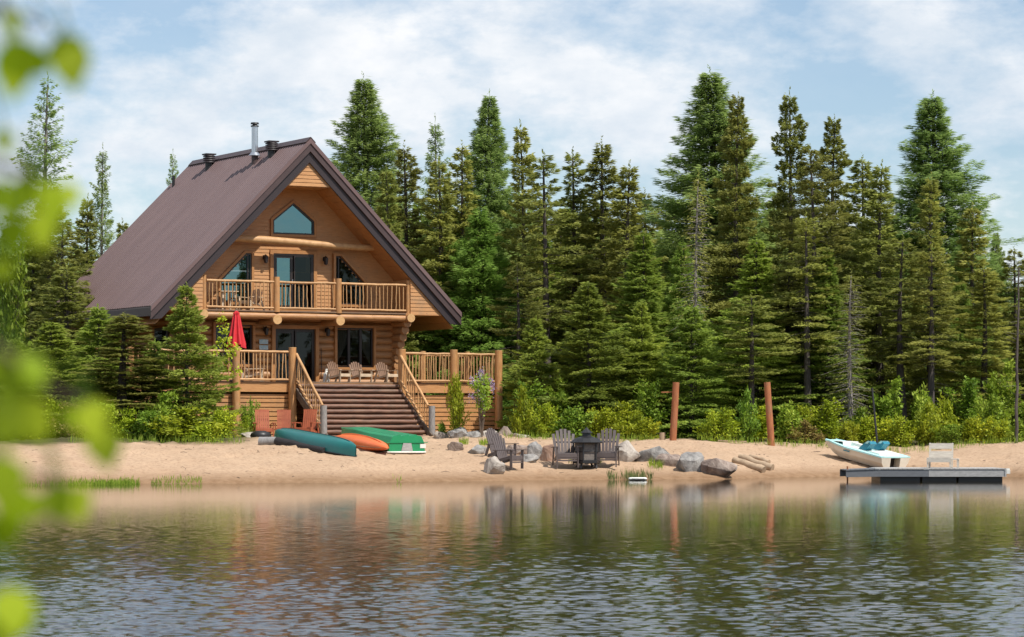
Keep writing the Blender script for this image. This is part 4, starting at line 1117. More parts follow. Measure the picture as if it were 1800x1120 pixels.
# ------------------------------------------------------------------ vegetation
def rhomb(P, D, Sd, L, Wd):
    """flat leaf or needle spray: base, two flanks, tip"""
    L = L[:, None]; Wd = Wd[:, None]
    return np.stack([P, P + D * L * .45 + Sd * Wd * .5, P + D * L, P + D * L * .45 - Sd * Wd * .5], 1).reshape(-1, 3)
def unit(a): return a / (np.linalg.norm(a, axis=-1, keepdims=True) + 1e-9)
def leaf_mesh(name, co, tint):
    me = bpy.data.meshes.new(name); n = len(co) // 4
    fill_mesh(me, co, np.arange(n * 4).reshape(n, 4))
    a = me.attributes.new('tint', 'FLOAT', 'POINT'); a.data.foreach_set('value', np.repeat(np.clip(tint, 0, 1), 4).astype(np.float32))
    return me
def conifer(name, seed, H, R, style, m_, bark='bark'):
    g = np.random.default_rng(seed)
    tr = MB()
    sw = g.uniform(-.012, .012, 2) * H
    def axis(z): f = z / H; return np.array([sw[0] * math.sin(f * 3), sw[1] * math.sin(f * 2.4)])
    zs = np.linspace(0, H * .985, 9)
    r0 = max(.05, H * .0115)
    tr.tube([(*axis(z), z) for z in zs], [r0 * (1 - .93 * z / H) + .008 for z in zs], 7)
    style = dict(style); style['z0'] = min(.42, style['z0'] * g.uniform(.6, 2.4))
    ph = g.uniform(0, 6.28, 4); z = H * style['z0']; COs = []; TI = []
    while z < H * .99:
        f = (z - H * style['z0']) / (H * (1 - style['z0']))        # 0 low, 1 top
        prof = style['prof'](f)
        nb = max(3, int(round(g.normal(style['nb'], 1) * (1 - .35 * f))))
        if g.random() < style.get('skip', 0) * (1 - f): nb = max(1, nb // 3)
        a0 = g.uniform(0, 6.28)
        for b in range(nb):
            L = R * prof * g.uniform(.52, 1.18)
            if g.random() < .06: L *= 1.25
            az = a0 + 6.283 * b / nb + g.normal(0, .35)
            L *= 1 + style.get('irr', 1) * (.20 * math.sin(az + ph[0] + f * 5) + .14 * math.sin(2 * az + ph[1] - f * 9) + .10 * math.sin(f * 17 + ph[2]))
            L = max(L, .14)
            e = style['e0'] + (style['e1'] - style['e0']) * f ** style.get('ep', 1) + g.normal(0, .15)
            cur = style['curve'] * (1 - f) + g.normal(0, .06)
            zb = z + g.uniform(-.52, .52) * style['dz'] * (1 - .5 * f)
            hd = np.array([math.cos(az), math.sin(az), 0]); pr = np.array([-hd[1], hd[0], 0])
            n = int(L * style['dens'] * g.uniform(.8, 1.2)) + 4
            s = g.uniform(0, 1, n) ** style.get('spow', .6); s = style.get('bare', .12) + (1 - style.get('bare', .12)) * s
            wid = L * style['wid'] * np.sin(np.clip(1.08 - s, 0, 1) * 2.2) ** .8
            lat = g.uniform(-1, 1, n) * wid
            ax = axis(zb)
            P = np.array([ax[0], ax[1], zb]) + hd * (L * s * math.cos(e))[:, None] + pr * lat[:, None]
            P[:, 2] += L * (s * math.sin(e) + cur * s * s) - np.abs(lat) * style['sag'] + g.normal(0, style['thick'], n)
            sg = np.sign(lat) * g.uniform(.35, 1.1, n)
            Dv = unit(hd * np.cos(sg)[:, None] + pr * np.sin(sg)[:, None] + np.array([0, 0, 1.0]) * (g.normal(style['tip'], .28, n))[:, None])
            Sv = unit(np.cross(Dv, unit(np.array([0, 0, .55]) + hd * .75 + g.normal(0, .5, (n, 3)))))
            Ls = style['sl'] * g.uniform(.6, 1.35, n); Ws = style['sw'] * g.uniform(.7, 1.3, n)
            COs.append(rhomb(P, Dv, Sv, Ls, Ws)); TI.append(np.clip(g.normal(.48 + g.normal(0, .13), .17, n), 0, 1))
            if L > .35:
                pts = [(ax[0] + hd[0] * L * q * math.cos(e), ax[1] + hd[1] * L * q * math.cos(e), zb + L * (q * math.sin(e) + cur * q * q)) for q in (0, .4, .8)]
                tr.tube(pts, [.016 + .004 * L, .011, .005], 3, caps=False)
        # bare dead twigs low on the stem
        z += style['dz'] * (1 - .45 * f) * g.uniform(.75, 1.25)
    if style.get('dead', 0):
        zd = H * .08
        while zd < H * (style['z0'] + .22):
            az = g.uniform(0, 6.28); L = g.uniform(.4, 1.0) * R * .8; ax = axis(zd)
            tr.tube([(ax[0], ax[1], zd), (ax[0] + math.cos(az) * L * .5, ax[1] + math.sin(az) * L * .5, zd - .05 * L), (ax[0] + math.cos(az) * L, ax[1] + math.sin(az) * L, zd - .3 * L)], [.014, .009, .004], 3, caps=False)
            zd += g.uniform(.08, .3)
    # leader
    n = 26; zl = g.uniform(H * .95, H * 1.02, n); P = np.stack([np.full(n, axis(H)[0]), np.full(n, axis(H)[1]), zl], 1)
    a = g.uniform(0, 6.28, n); Dv = unit(np.stack([np.cos(a), np.sin(a), np.full(n, 2.4)], 1)); Sv = unit(np.cross(Dv, g.normal(0, 1, (n, 3))))
    COs.append(rhomb(P, Dv, Sv, np.full(n, style['sl'] * .8), np.full(n, style['sw'] * .8))); TI.append(np.full(n, .5))
    tm = bpy.data.meshes.new('trunk'); tm.from_pydata(tr.v, [], tr.f); tm.polygons.foreach_set('use_smooth', tr.sm); tm.materials.append(M[bark])
    cm = leaf_mesh('crown', np.concatenate(COs), np.concatenate(TI)); cm.materials.append(m_)
    return dict(name=name, H=H, R=R, trunk=tm, crown=cm)

lin = lambda a: (lambda f: (1 - f) ** a + .02)
def clubprof(f):
    if f > .80: return max(.07, .34 * min(1, (1 - f) / .10) ** .6 * (1 + .22 * math.sin(f * 46)))
    if f > .73: return .20 + .10 * math.sin(f * 60)
    return min(1, .42 + (.73 - f) * 1.8) * min(1, .65 + f * 3)
STY = {
 'spruce': dict(z0=.06, prof=lambda f: (1 - f) ** .74 * (.72 + .28 * min(1, f * 5)) + .05, nb=7, dz=.33, e0=-.30, e1=.60, ep=1.6, curve=.13, dens=185, wid=.34, sag=.30, thick=.036, tip=-.02, sl=.15, sw=.042, skip=.22, dead=1, spow=.55),
 'high': dict(z0=.30, prof=lambda f: (1 - f) ** .60 * (.6 + .4 * min(1, f * 5)) + .05, nb=6, dz=.38, e0=-.38, e1=.60, ep=1.6, curve=.10, dens=170, wid=.32, sag=.32, thick=.036, tip=-.02, sl=.15, sw=.042, skip=.4, dead=1, spow=.5, bare=.2),
 'club': dict(z0=.08, prof=clubprof, nb=8, dz=.30, e0=-.35, e1=.75, ep=4, curve=.18, dens=220, wid=.38, sag=.25, thick=.050, tip=.12, sl=.13, sw=.046, skip=.28, dead=1, spow=.45, bare=.2),
 'fir': dict(z0=.02, prof=lambda f: (1 - f) ** .85 + .03, nb=8, dz=.25, e0=-.14, e1=.75, ep=1.5, curve=.12, dens=190, wid=.44, sag=.14, thick=.022, tip=.04, sl=.145, sw=.042, spow=.6),
 'larch': dict(irr=.3, z0=.05, prof=lambda f: (1 - f) ** .72 * (.80 + .20 * min(1, f * 4)) + .02, nb=10, dz=.22, e0=.02, e1=.95, ep=1.3, curve=-.02, dens=190, wid=.30, sag=.30, thick=.06, tip=-.05, sl=.14, sw=.026, spow=.7, bare=.15, skip=.05),
 'larch_thin': dict(z0=.12, prof=lambda f: (1 - f) ** .75 + .04, nb=7, dz=.36, e0=.05, e1=.8, ep=1.2, curve=.05, dens=95, wid=.18, sag=.4, thick=.05, tip=-.25, sl=.13, sw=.034, spow=.75, bare=.2),
 'snag': dict(z0=.20, prof=lambda f: (1 - f) ** .6 * .9 + .08, nb=7, dz=.17, e0=-.30, e1=.1, curve=-.16, dens=7, wid=.1, sag=.6, thick=.05, tip=-.4, sl=.14, sw=.03, dead=1),
}
T = {}
def mk(key, n, H, R, sty, m_, bark='bark'):
    T[key] = [conifer(key, 100 + 17 * i + sum(map(ord, key)), H * (1 + .04 * i), R, STY[sty], M[m_], bark) for i in range(n)]
mk('spruce', 4, 11.0, 1.35, 'spruce', 'spruce')
mk('bare_spruce', 3, 11.0, 1.35, 'high', 'spruce')
mk('club_spruce', 3, 13.0, 1.45, 'club', 'spruce')
mk('fir', 4, 6.5, 1.75, 'fir', 'fir')
mk('tall_fir', 2, 10.5, 1.75, 'fir', 'fir')
mk('larch', 3, 14.0, 2.15, 'larch', 'larch')
mk('fresh_larch', 2, 9.5, 1.9, 'larch', 'larch_fresh')
mk('thin_larch', 2, 13.0, 1.9, 'larch_thin', 'larch', 'bark_grey')
mk('snag', 2, 9.0, 1.1, 'snag', 'spruce', 'bark_grey')
KN = {'spruce': 'spruce_tree', 'bare_spruce': 'spruce_tree', 'club_spruce': 'spruce_tree', 'fir': 'fir_tree', 'tall_fir': 'fir_tree', 'larch': 'larch_tree', 'fresh_larch': 'larch_tree', 'thin_larch': 'larch_tree', 'snag': 'dead_spruce'}
KC = {'spruce': 'spruce', 'bare_spruce': 'spruce', 'club_spruce': 'spruce', 'fir': 'fir', 'tall_fir': 'fir', 'larch': 'larch', 'fresh_larch': 'larch', 'thin_larch': 'larch', 'snag': 'dead tree'}
tc_ = [0]
def plant(key, px, py, D, halfw, label, group=None, base=None):
    """tree standing at distance D whose tip is at photo pixel (px, py); halfw: half width of the crown in photo pixels"""
    tc_[0] += 1; g = random.Random(tc_[0] * 7 + 1)
    v = T[key][tc_[0] % len(T[key])]
    x = (px - 900) / FPX * D; zg = gz(x, D) - .05
    if base is not None: zg = base
    h = CAMZ + (HOR - py) / FPX * D - zg
    r = halfw / FPX * D
    t = thing(KN[key], label, KC[key], (x, D, zg), g.uniform(0, 6.28), group or 'forest trees')
    wk = 1.42 if 'larch' in key else 1.08 if 'club' in key else 1.34
    t.scale = (r / v['R'] * wk, r / v['R'] * wk, h / v['H']); t.rotation_euler[0] = g.gauss(0, .008); t.rotation_euler[1] = g.gauss(0, .008)
    link('trunk', v['trunk'], None, t); link('crown', v['crown'], None, t)
    return t

# the trees one can tell apart: kind, tip x, tip y, distance, half width, label
trees = [
 ('thin_larch', 88, 140, 127, 78, 'tall open larch behind the blurred leaves, tallest left of the house'),
 ('thin_larch', 184, 262, 130, 52, 'slim thin larch just left of the roof slope'),
 ('thin_larch', 303, 272, 134, 40, 'larch tip showing over the roof beside the small vent pipe'),
 ('spruce', 160, 350, 122, 46, 'dark dense spruce touching the left roof edge'),
 ('spruce', 52, 395, 120, 55, 'brownish spruce standing behind the bright leafy birch'),
 ('bare_spruce', 112, 385, 116, 60, 'brownish spruce in front of the tall open larch'),
 ('spruce', 95, 325, 120, 62, 'full spruce directly below the tall open larch'), ('spruce', 215, 392, 127, 44, 'spruce peeking over the lower left roof edge'),
 ('larch', 632, 140, 128, 116, 'big larch rising right behind the house roof'),
 ('thin_larch', 762, 212, 132, 62, 'bare topped larch between the big larch and the slim larch'),
 ('spruce', 712, 258, 122, 58, 'pointed spruce close to the right roof edge'),
 ('spruce', 680, 300, 119, 50, 'lower spruce half behind the right roof edge'),
 ('spruce', 772, 285, 121, 62, 'broad spruce standing under the bare topped larch'),
 ('spruce', 812, 258, 124, 58, 'dark spruce left of the slim tall larch'),
 ('larch', 866, 170, 126, 92, 'slim tall larch midway between the house and the fire lantern'),
 ('spruce', 918, 224, 121, 52, 'narrow pointed spruce right of the slim tall larch'),
 ('bare_spruce', 964, 272, 119, 66, 'full dark spruce with thick trunk above the fire lantern'),
 ('spruce', 1010, 270, 122, 60, 'spruce standing directly above the black fire lantern'),
 ('spruce', 1070, 250, 121, 70, 'spruce with layered yellowish branches above the right fan chair'),
 ('spruce', 1110, 292, 118, 68, 'shorter yellowish spruce at the foot of the giant larch'),
 ('larch', 1236, 130, 124, 146, 'giant bushy larch, tallest of the forest, with a dead tree before it'),
 ('snag', 1224, 310, 114, 42, 'grey dead tree bare of needles in front of the giant larch'),
 ('club_spruce', 1301, 172, 119, 66, 'club topped spruce right next to the giant larch'),
 ('club_spruce', 1393, 166, 120, 66, 'tallest club topped spruce above the right rust red post'),
 ('bare_spruce', 1427, 262, 113, 62, 'dark spruce with a long bare trunk below the tallest club topped spruce'),
 ('club_spruce', 1471, 210, 120, 70, 'club topped spruce left of the cone shaped larch group'),
 ('spruce', 1524, 278, 122, 66, 'dark pointed spruce behind the dark pole'),
 ('spruce', 1552, 292, 118, 66, 'full dark spruce left of the cone shaped larch'),
 ('larch', 1641, 170, 125, 134, 'huge cone shaped larch above the dock bench'),
 ('snag', 1498, 480, 109, 46, 'grey dead spruce with drooping twigs behind the paddle boat'),
 ('spruce', 1637, 312, 114, 50, 'sparse browning spruce in front of the cone shaped larch'),
 ('spruce', 1712, 366, 121, 58, 'spruce leaning on the right flank of the cone shaped larch'),
 ('larch', 1748, 410, 133, 40, 'small distant pale larch near the right end of the forest'),
 ('bare_spruce', 1784, 440, 122, 52, 'low spruce at the right end of the forest'),
 ('spruce', 1822, 425, 119, 56, 'spruce cut by the right border of the view'),
 ('fresh_larch', 846, 372, 120, 92, 'fresh green larch right beside the house eave'),
 ('fresh_larch', 795, 430, 121, 70, 'smaller fresh green larch behind the right deck railing'),
 ('fresh_larch', 1205, 430, 117, 60, 'green larch low in front of the giant larch'),
 ('fresh_larch', 1690, 500, 117, 66, 'fresh green larch low behind the dock bench'),
 ('bare_spruce', 905, 460, 114, 48, 'thin brown spruce between the deck corner and the young firs'),
 ('fir', 1030, 500, 109.5, 86, 'big young fir standing behind the left fan chair'),
 ('tall_fir', 1126, 410, 113, 84, 'tall layered fir left of the left rust red post'),
 ('fir', 1128, 535, 110, 62, 'young fir between the lantern and the left rust red post'),
 ('fir', 1216, 540, 109, 74, 'young fir right behind the left rust red post'),
 ('tall_fir', 1330, 420, 113, 82, 'olive layered fir between the two rust red posts'),
 ('bare_spruce', 1318, 520, 109, 60, 'small spruce with bare trunk between the rust red posts'),
 ('bare_spruce', 1420, 380, 111.5, 60, 'olive spruce with bare trunk right of the right rust red post'),
 ('tall_fir', 1455, 440, 112.5, 66, 'dark fir left of the grey dead spruce'),
 ('bare_spruce', 1590, 420, 113, 66, 'brown spruce between the dead spruce and the cone shaped larch'),
 ('bare_spruce', 1636, 440, 111, 58, 'rusty brown spruce with dark trunk above the bench'),
 ('spruce', 1725, 470, 113, 60, 'olive spruce right of the bench, before the cone shaped larch'),
 ('fir', 945, 560, 111, 62, 'young fir nearest the deck corner post'),
 ('spruce', 1385, 470, 114, 62, 'yellowish spruce behind the right rust red post'),
 # left of the house
 ('fir', 330, 500, 100.5, 68, 'bushy fir standing in front of the left end of the balcony'),
 ('spruce', 214, 552, 100.5, 88, 'young spruce before the shaded log side wall'),
 ('fir', 170, 540, 103, 80, 'young fir left of the young spruce at the side wall'),
 ('fir', 92, 570, 101.5, 92, 'dark young fir behind the drooping blurred leaf'),
 ('spruce', 125, 470, 109, 70, 'brownish spruce between the birch and the house roof'),
 ('fir', 30, 600, 104, 70, 'young fir at the left border under the birch'),
 ('fir', 270, 600, 101.8, 62, 'small spruce tucked behind the bushy fir'),
]
for k_, px, py, D, hwid, lab in trees: plant(k_, px, py, D, hwid, lab)
# further trees filling the depth of the forest
g = random.Random(4)
tops = [(-80, 380), (60, 400), (150, 420), (250, 520), (560, 470), (640, 330), (720, 330), (900, 330), (1040, 330), (1180, 330), (1350, 330), (1500, 340), (1600, 360), (1700, 440), (1800, 480), (1960, 470)]
for row, D in ((0, 127), (1, 134), (2, 142), (3, 152)):
    px = -30 + row * 13
    while px < 1835:
        if not (240 < px < 600):
            py = np.interp(px, [a for a, b in tops], [b for a, b in tops]) + g.uniform(5, 80)
            plant(g.choice(['spruce', 'bare_spruce', 'club_spruce', 'larch', 'tall_fir']), px, py, D + g.uniform(-3, 3), g.uniform(48, 66), 'dark conifer deep in the forest behind the front trees', 'conifers deep in the forest')
        px += g.uniform(44, 66)

# the opposite shore, which the gable windows mirror
for i, (x, y, h) in enumerate(((134, 3, 22), (141, -1, 25.5), (147, 4, 20), (155, 0, 24), (128, -3, 19))):
    v = T['spruce'][i % 4]; t = thing('spruce_tree', 'tall spruce on the near shore, seen only mirrored in the cabin windows', 'spruce', (x, y, gz(x, y)), i, 'spruces on the near shore')
    t.scale = (2.2, 2.2, h / v['H']); link('trunk', v['trunk'], None, t); link('crown', v['crown'], None, t)

# leafy shrubs
def shrub(seed, H, R, n, leaf, stems=16, scat=.15):
    """upright arching shoots, leaves scattered along each of them"""
    g = np.random.default_rng(seed); tr = MB(); COs = []; TI = []
    for i in range(stems):
        a = g.uniform(0, 6.28); L = H * g.uniform(.5, 1.12); rr = R * g.uniform(.1, .95)
        b = np.array([math.cos(a) * .15 * R * g.random(), math.sin(a) * .15 * R * g.random(), 0])
        e = np.array([math.cos(a) * rr, math.sin(a) * rr, L * (1 - .35 * (rr / R) ** 2)]); mid = np.array([e[0] * .45, e[1] * .45, e[2] * .62])
        q = lambda f: b * ((1 - f) ** 2)[:, None] + 2 * mid * (f * (1 - f))[:, None] + e * (f ** 2)[:, None]
        fs = np.linspace(0, 1, 6); tr.tube([Vector(p) for p in q(fs)], [.016, .013, .010, .008, .006, .003], 4, caps=False)
        k = int(n / stems * g.uniform(.6, 1.4) * (.6 + .6 * L / H)); f = g.uniform(.04, 1.0, k) ** .75
        sc_ = scat * R / 1.0 * g.uniform(.8, 1.3) * (1.25 - .75 * f)
        P = q(f) + g.normal(0, 1, (k, 3)) * np.stack([sc_, sc_, sc_ * .8], 1); P[:, 2] = np.maximum(P[:, 2], .04)
        out = unit(P - np.array([0, 0, H * .25])); Dv = unit(out * .5 + g.normal(0, .6, (k, 3)) + np.array([0, 0, .05]))
        Sv = unit(np.cross(Dv, unit(out + g.normal(0, .5, (k, 3)) + np.array([0, 0, .5]))))
        ls = leaf * g.uniform(.55, 1.45, k); COs.append(rhomb(P, Dv, Sv, ls, ls * .6)); TI.append(np.clip(g.normal(.46 + g.normal(0, .16), .18, k), 0, 1))
        for t_ in range(3):
            p = q(np.array([g.uniform(.3, .8)]))[0]; d = g.normal(0, .16 * R, 3); tr.tube([Vector(p), Vector(p + d)], [.006, .003], 3, caps=False)
    tm = bpy.data.meshes.new('stems'); tm.from_pydata(tr.v, [], tr.f); tm.materials.append(M['twig'])
    return dict(H=H, R=R, stems=tm, co=np.concatenate(COs), ti=np.concatenate(TI), mats={})
SH = [shrub(900 + i, 1.6, 1.0, (2600, 3400, 2200, 3000)[i], (.12, .10, .14, .11)[i], (16, 22, 13, 18)[i], (.17, .15, .20, .16)[i]) for i in range(4)]
SHT = [shrub(950 + i, 3.2, .8, 2300, (.15, .13, .17)[i], (9, 12, 8)[i], .22) for i in range(3)]
sc_ = [0]
def bush(px, ptop, D, halfw, kind, label, tall=False, name='shrub', group='leafy shrubs along the forest edge', pbase=None):
    sc_[0] += 1; g = random.Random(sc_[0] * 3 + 2)
    v = (SHT if tall else SH)[sc_[0] % (3 if tall else 4)]
    if kind not in v['mats']:
        me = leaf_mesh('foliage', v['co'], v['ti']); me.materials.append(M[kind]); v['mats'][kind] = me
    x = (px - 900) / FPX * D; zg = gz(x, D) - .03
    h = (CAMZ + (HOR - ptop) / FPX * D - zg) * g.uniform(.72, 1.12); r = halfw / FPX * D * g.uniform(.75, 1.1)
    t = thing(name, label, 'shrub', (x, D, zg), g.uniform(0, 6.28), group)
    t.scale = (r / v['R'] * .9, r / v['R'] * .9, h / v['H'] * .95)
    link('stems', v['stems'], None, t); link('foliage', v['mats'][kind], None, t)
    return t
Y_, G_, B_ = 'shrub_yellow', 'shrub_green', 'shrub_brown'
shrubs = [
 (18, 395, 111, 44, G_, 'bright leafy young birch at the left border', True), (-30, 480, 109, 46, G_, 'leafy young birch cut off by the left border', True), (50, 560, 107, 40, G_, 'lower leafy birch beside the brownish spruce', True),
 (330, 700, 97.6, 82, Y_, 'rounded bright bush beside the foot of the left deck post', False), (258, 718, 97.8, 50, G_, 'green bush under the young spruce, next to the rounded bush', False), (390, 722, 99, 36, Y_, 'small bright bush right of the rounded bush', False),
 (205, 715, 98.2, 46, Y_, 'light green bush behind the hanging leaf tip', False), (125, 712, 97.2, 56, B_, 'brownish red bush low on the left sand bank', False), (50, 712, 97.6, 50, Y_, 'yellow green bush behind the blurred leaf column', False), (0, 705, 98, 50, G_, 'green bush at the left border above the sand', False),
 (160, 690, 99.5, 60, G_, 'dark green bush in the middle of the left thicket', False), (290, 690, 99.2, 60, G_, 'green bush between the bushy fir and the rounded bush', False), (95, 690, 99.8, 60, Y_, 'light bush behind the brownish red bush', False), (360, 740, 97.0, 46, Y_, 'lowest bright bush at the sand edge left of the deck', False),
 (440, 690, 103.6, 26, G_, 'thin green shrub growing against the left deck skirt', False), (432, 728, 102.6, 22, Y_, 'low bright clump left of the red chairs', False),
 (803, 655, 104.6, 26, Y_, 'upright yellow green shrub in front of the right deck skirt', False), (776, 744, 104.9, 14, G_, 'low green plant beside the right newel post', False),
 (925, 640, 108, 40, G_, 'leafy shrub right of the deck corner post', True), (918, 690, 107, 34, Y_, 'shrub low beside the deck corner post', False), (960, 700, 106.5, 46, Y_, 'bright shrub behind the left fan chair', False), (1010, 715, 106, 44, G_, 'green shrub behind the fire lantern', False),
 (1062, 705, 106.5, 46, Y_, 'yellow shrub behind the right fan chair', False), (1100, 712, 106, 42, Y_, 'yellow shrub left of the stump', False), (1140, 668, 108, 40, G_, 'light leafy shrub left of the left rust red post', True), (1136, 728, 105.6, 36, Y_, 'low yellow shrub just left of the stump', False),
 (1265, 712, 105.8, 46, Y_, 'yellow green shrub above the thin plank', False), (1310, 690, 106.5, 44, G_, 'taller green shrub left of the right rust red post', False), (1330, 680, 108, 34, Y_, 'leafy shrub touching the right rust red post', True), (1385, 700, 106.5, 40, G_, 'green shrub right of the right rust red post', False),
 (1455, 700, 107, 44, Y_, 'bright light leaved shrub behind the paddle boat bow', True), (1420, 735, 105.6, 42, B_, 'brownish shrub left of the paddle boat', False), (1490, 738, 105.8, 42, Y_, 'yellow hedge shrub right behind the paddle boat', False), (1530, 735, 106, 42, Y_, 'yellow hedge shrub around the dark pole', False), (1580, 718, 106, 46, Y_, 'high yellow hedge shrub right of the dark pole', False),
 (1628, 716, 106.2, 44, Y_, 'yellow hedge shrub left of the bench', False), (1672, 732, 105.6, 42, G_, 'greener hedge shrub behind the bench', False), (1712, 735, 105.6, 40, Y_, 'yellow hedge shrub right of the bench', False), (1752, 735, 105.5, 42, Y_, 'yellow hedge shrub left of the slim bare trunk', False), (1795, 735, 105.5, 42, G_, 'green hedge shrub behind the slim bare trunk', False),
 (1560, 660, 108.5, 46, G_, 'leafy shrub under the dead spruce', True), (1620, 690, 108.5, 46, G_, 'leafy green shrub behind the hedge left of the bench', False), (1700, 640, 109.5, 48, G_, 'tall green shrub behind the hedge right of the bench', True), (1760, 600, 110, 48, G_, 'tall leafy shrub near the right border', True), (1800, 650, 108.5, 46, G_, 'leafy shrub behind the slim bare trunk', True), (1660, 700, 107.5, 44, Y_, 'shrub between the hedge and the rusty brown spruce', False), (1740, 700, 107.5, 46, G_, 'round green shrub behind the right hedge', False), (1510, 700, 108, 44, G_, 'shrub in the gap under the grey dead spruce', False), (1410, 690, 108, 40, Y_, 'shrub below the bare trunk of the olive spruce', False),
 (985, 660, 108.5, 44, G_, 'leafy shrub between the deck corner and the big young fir', True),
]
for px, py, D, hwid, kind, lab, tall in shrubs: bush(px, py, D, hwid, kind, lab, tall, 'birch_sapling' if 'birch' in lab else 'shrub')
# slim trunk at the right border
p = gat(1786, 103.9); q = wpt(1791, 470, 104.2)
t = thing('slim_tree', 'slim bare trunk with few twigs at the right end of the beach', 'tree', p)
m = MB(); m.log((0, 0, -.1), q - p, .062, .025, 8, .03, 9, 12)
gg = random.Random(2)
for i in range(26):
    f = gg.uniform(.25, .98); b = (q - p) * f; a = gg.uniform(0, 6.28); L = gg.uniform(.2, .7); m.tube([b, b + Vector((math.cos(a) * L, math.sin(a) * L, gg.uniform(-.1, .25)))], [.012, .004], 3, caps=False)
m.build('trunk', M['bark'], t)
# lilac by the deck
v = SHT[0]; p = gat(846, 104.3)
t = thing('lilac_bush', 'lilac with pale purple flowers in front of the right deck railing', 'shrub', p, 1.0)
g = np.random.default_rng(5); m = MB(); CO = []; TI = []; FC = []; FT = []
for i in range(7):
    a = g.uniform(-1, 1); e = Vector((a * .75, g.uniform(-.2, .2), g.uniform(1.5, 2.55))); mid = Vector((a * .3, g.uniform(-.1, .1), e.z * .5))
    m.tube([(a * .05, 0, -.1), mid, e], [.022, .015, .006], 5, caps=False)
    for c in range(9):
        f = g.uniform(.35, 1); base = np.array(mid.lerp(e, f)) + g.normal(0, .12, 3); k = 20
        P = base + g.normal(0, .085, (k, 3)); Dv = unit(g.normal(0, 1, (k, 3))); Sv = unit(np.cross(Dv, g.normal(0, 1, (k, 3)) + np.array([0, -.5, 1])))
        CO.append(rhomb(P, Dv, Sv, np.full(k, .10), np.full(k, .065))); TI.append(g.uniform(.2, .9, k))
    for c in range(3):
        base = np.array(e) + g.normal(0, .16, 3) - np.array([0, 0, .25 * c]); k = 46
        P = base + g.normal(0, 1, (k, 3)) * np.array([.045, .045, .085]); Dv = unit(g.normal(0, 1, (k, 3))); Sv = unit(np.cross(Dv, g.normal(0, 1, (k, 3))))
        FC.append(rhomb(P, Dv, Sv, np.full(k, .05), np.full(k, .045))); FT.append(g.uniform(0, 1, k))
m.build('stems', M['twig'], t)
link('foliage', leaf_mesh('foliage', np.concatenate(CO), np.concatenate(TI)), M['shrub_green'], t)
link('blossom', leaf_mesh('blossom', np.concatenate(FC), np.concatenate(FT)), M['lilac'], t)
# leafy branch reaching over the left railing from the bushy fir
t = thing('young_maple', 'thin sapling with light leaves in front of the red umbrella', 'sapling', gat(378, 101.5))
m = MB(); CO = []; TI = []; top = wpt(396, 600, 101.5) - t.location
m.tube([(0, 0, 0), top * .5 + Vector((-.15, 0, 0)), top], [.02, .014, .006], 5, caps=False)
for px, py in ((392, 578), (400, 600), (412, 612), (405, 622), (395, 640), (415, 652), (390, 560), (385, 620), (398, 655), (388, 600)):
    e = wpt(px, py, 101.5 + g.uniform(-.3, .3)) - t.location; m.tube([top * .8, e], [.007, .003], 3, caps=False); k = 34
    P = np.array(e) + g.normal(0, .10, (k, 3)); Dv = unit(g.normal(0, 1, (k, 3))); Sv = unit(np.cross(Dv, g.normal(0, .8, (k, 3)) + np.array([0, -.6, 1])))
    CO.append(rhomb(P, Dv, Sv, np.full(k, .12), np.full(k, .08))); TI.append(g.uniform(.3, 1, k))
m.build('stems', M['twig'], t); link('foliage', leaf_mesh('foliage', np.concatenate(CO), np.concatenate(TI)), M['shrub_yellow'], t)

# shore grass
def grass(name, label, spots, n, hmin, hmax, D, m_, kind='stuff'):
    g = np.random.default_rng(len(label)); P = []; 
    for x0, x1, wgt in spots:
        k = int(n * wgt); px = g.uniform(x0, x1, k); d = D(px) + g.normal(0, .25, k); x = (px - 900) / FPX * d
        P.append(np.stack([x, d, np.maximum(ground_z(x, d), -.06)], 1))
    P = np.concatenate(P); k = len(P); a = g.normal(0, .18, (k, 2)); Dv = unit(np.concatenate([a, np.ones((k, 1))], 1)); Sv = unit(np.stack([np.ones(k), g.normal(0, .5, k), np.zeros(k)], 1))
    o = link(name, leaf_mesh(name, rhomb(P, Dv, Sv, g.uniform(hmin, hmax, k), np.full(k, .014)), g.uniform(0, 1, k)), m_)
    tag(o, label, 'grass', None, kind)
shY = lambda px: shore((px - 900) / FPX * 88)
grass('shore_reeds', 'clump of green reeds at the water edge before the fan chairs', [(1068, 1146, 1), (1098, 1136, 1.6), (1070, 1080, .3), (1140, 1148, .2)], 120, .08, .34, lambda px: shY(px) + .1, M['reed'])
grass('shore_grass', 'low grass tufts along the left water edge', [(120, 245, 2.2), (160, 235, 2), (265, 355, .7), (30, 120, .5), (690, 705, .05)], 330, .05, .22, lambda px: shY(px) + .12, M['shrub_green'])
grass('bank_grass', 'green tufts growing between the boulders', [(842, 872, .8), (1140, 1165, .6), (808, 822, .4), (1000, 1010, .1), (1050, 1060, .1), (870, 885, .3)], 260, .12, .32, lambda px: np.where(px < 900, 97.5, 93.6) + 0 * px, M['shrub_green'])
grass('hedge_grass', 'ragged grass where the sand meets the bushes', [(885, 1150, 1), (1225, 1800, 2.2), (120, 430, 1)], 420, .08, .38, lambda px: np.where(px < 500, shY(px) + 11.2, 103.9) + .3 * np.sin(px * .13), M['shrub_green'])

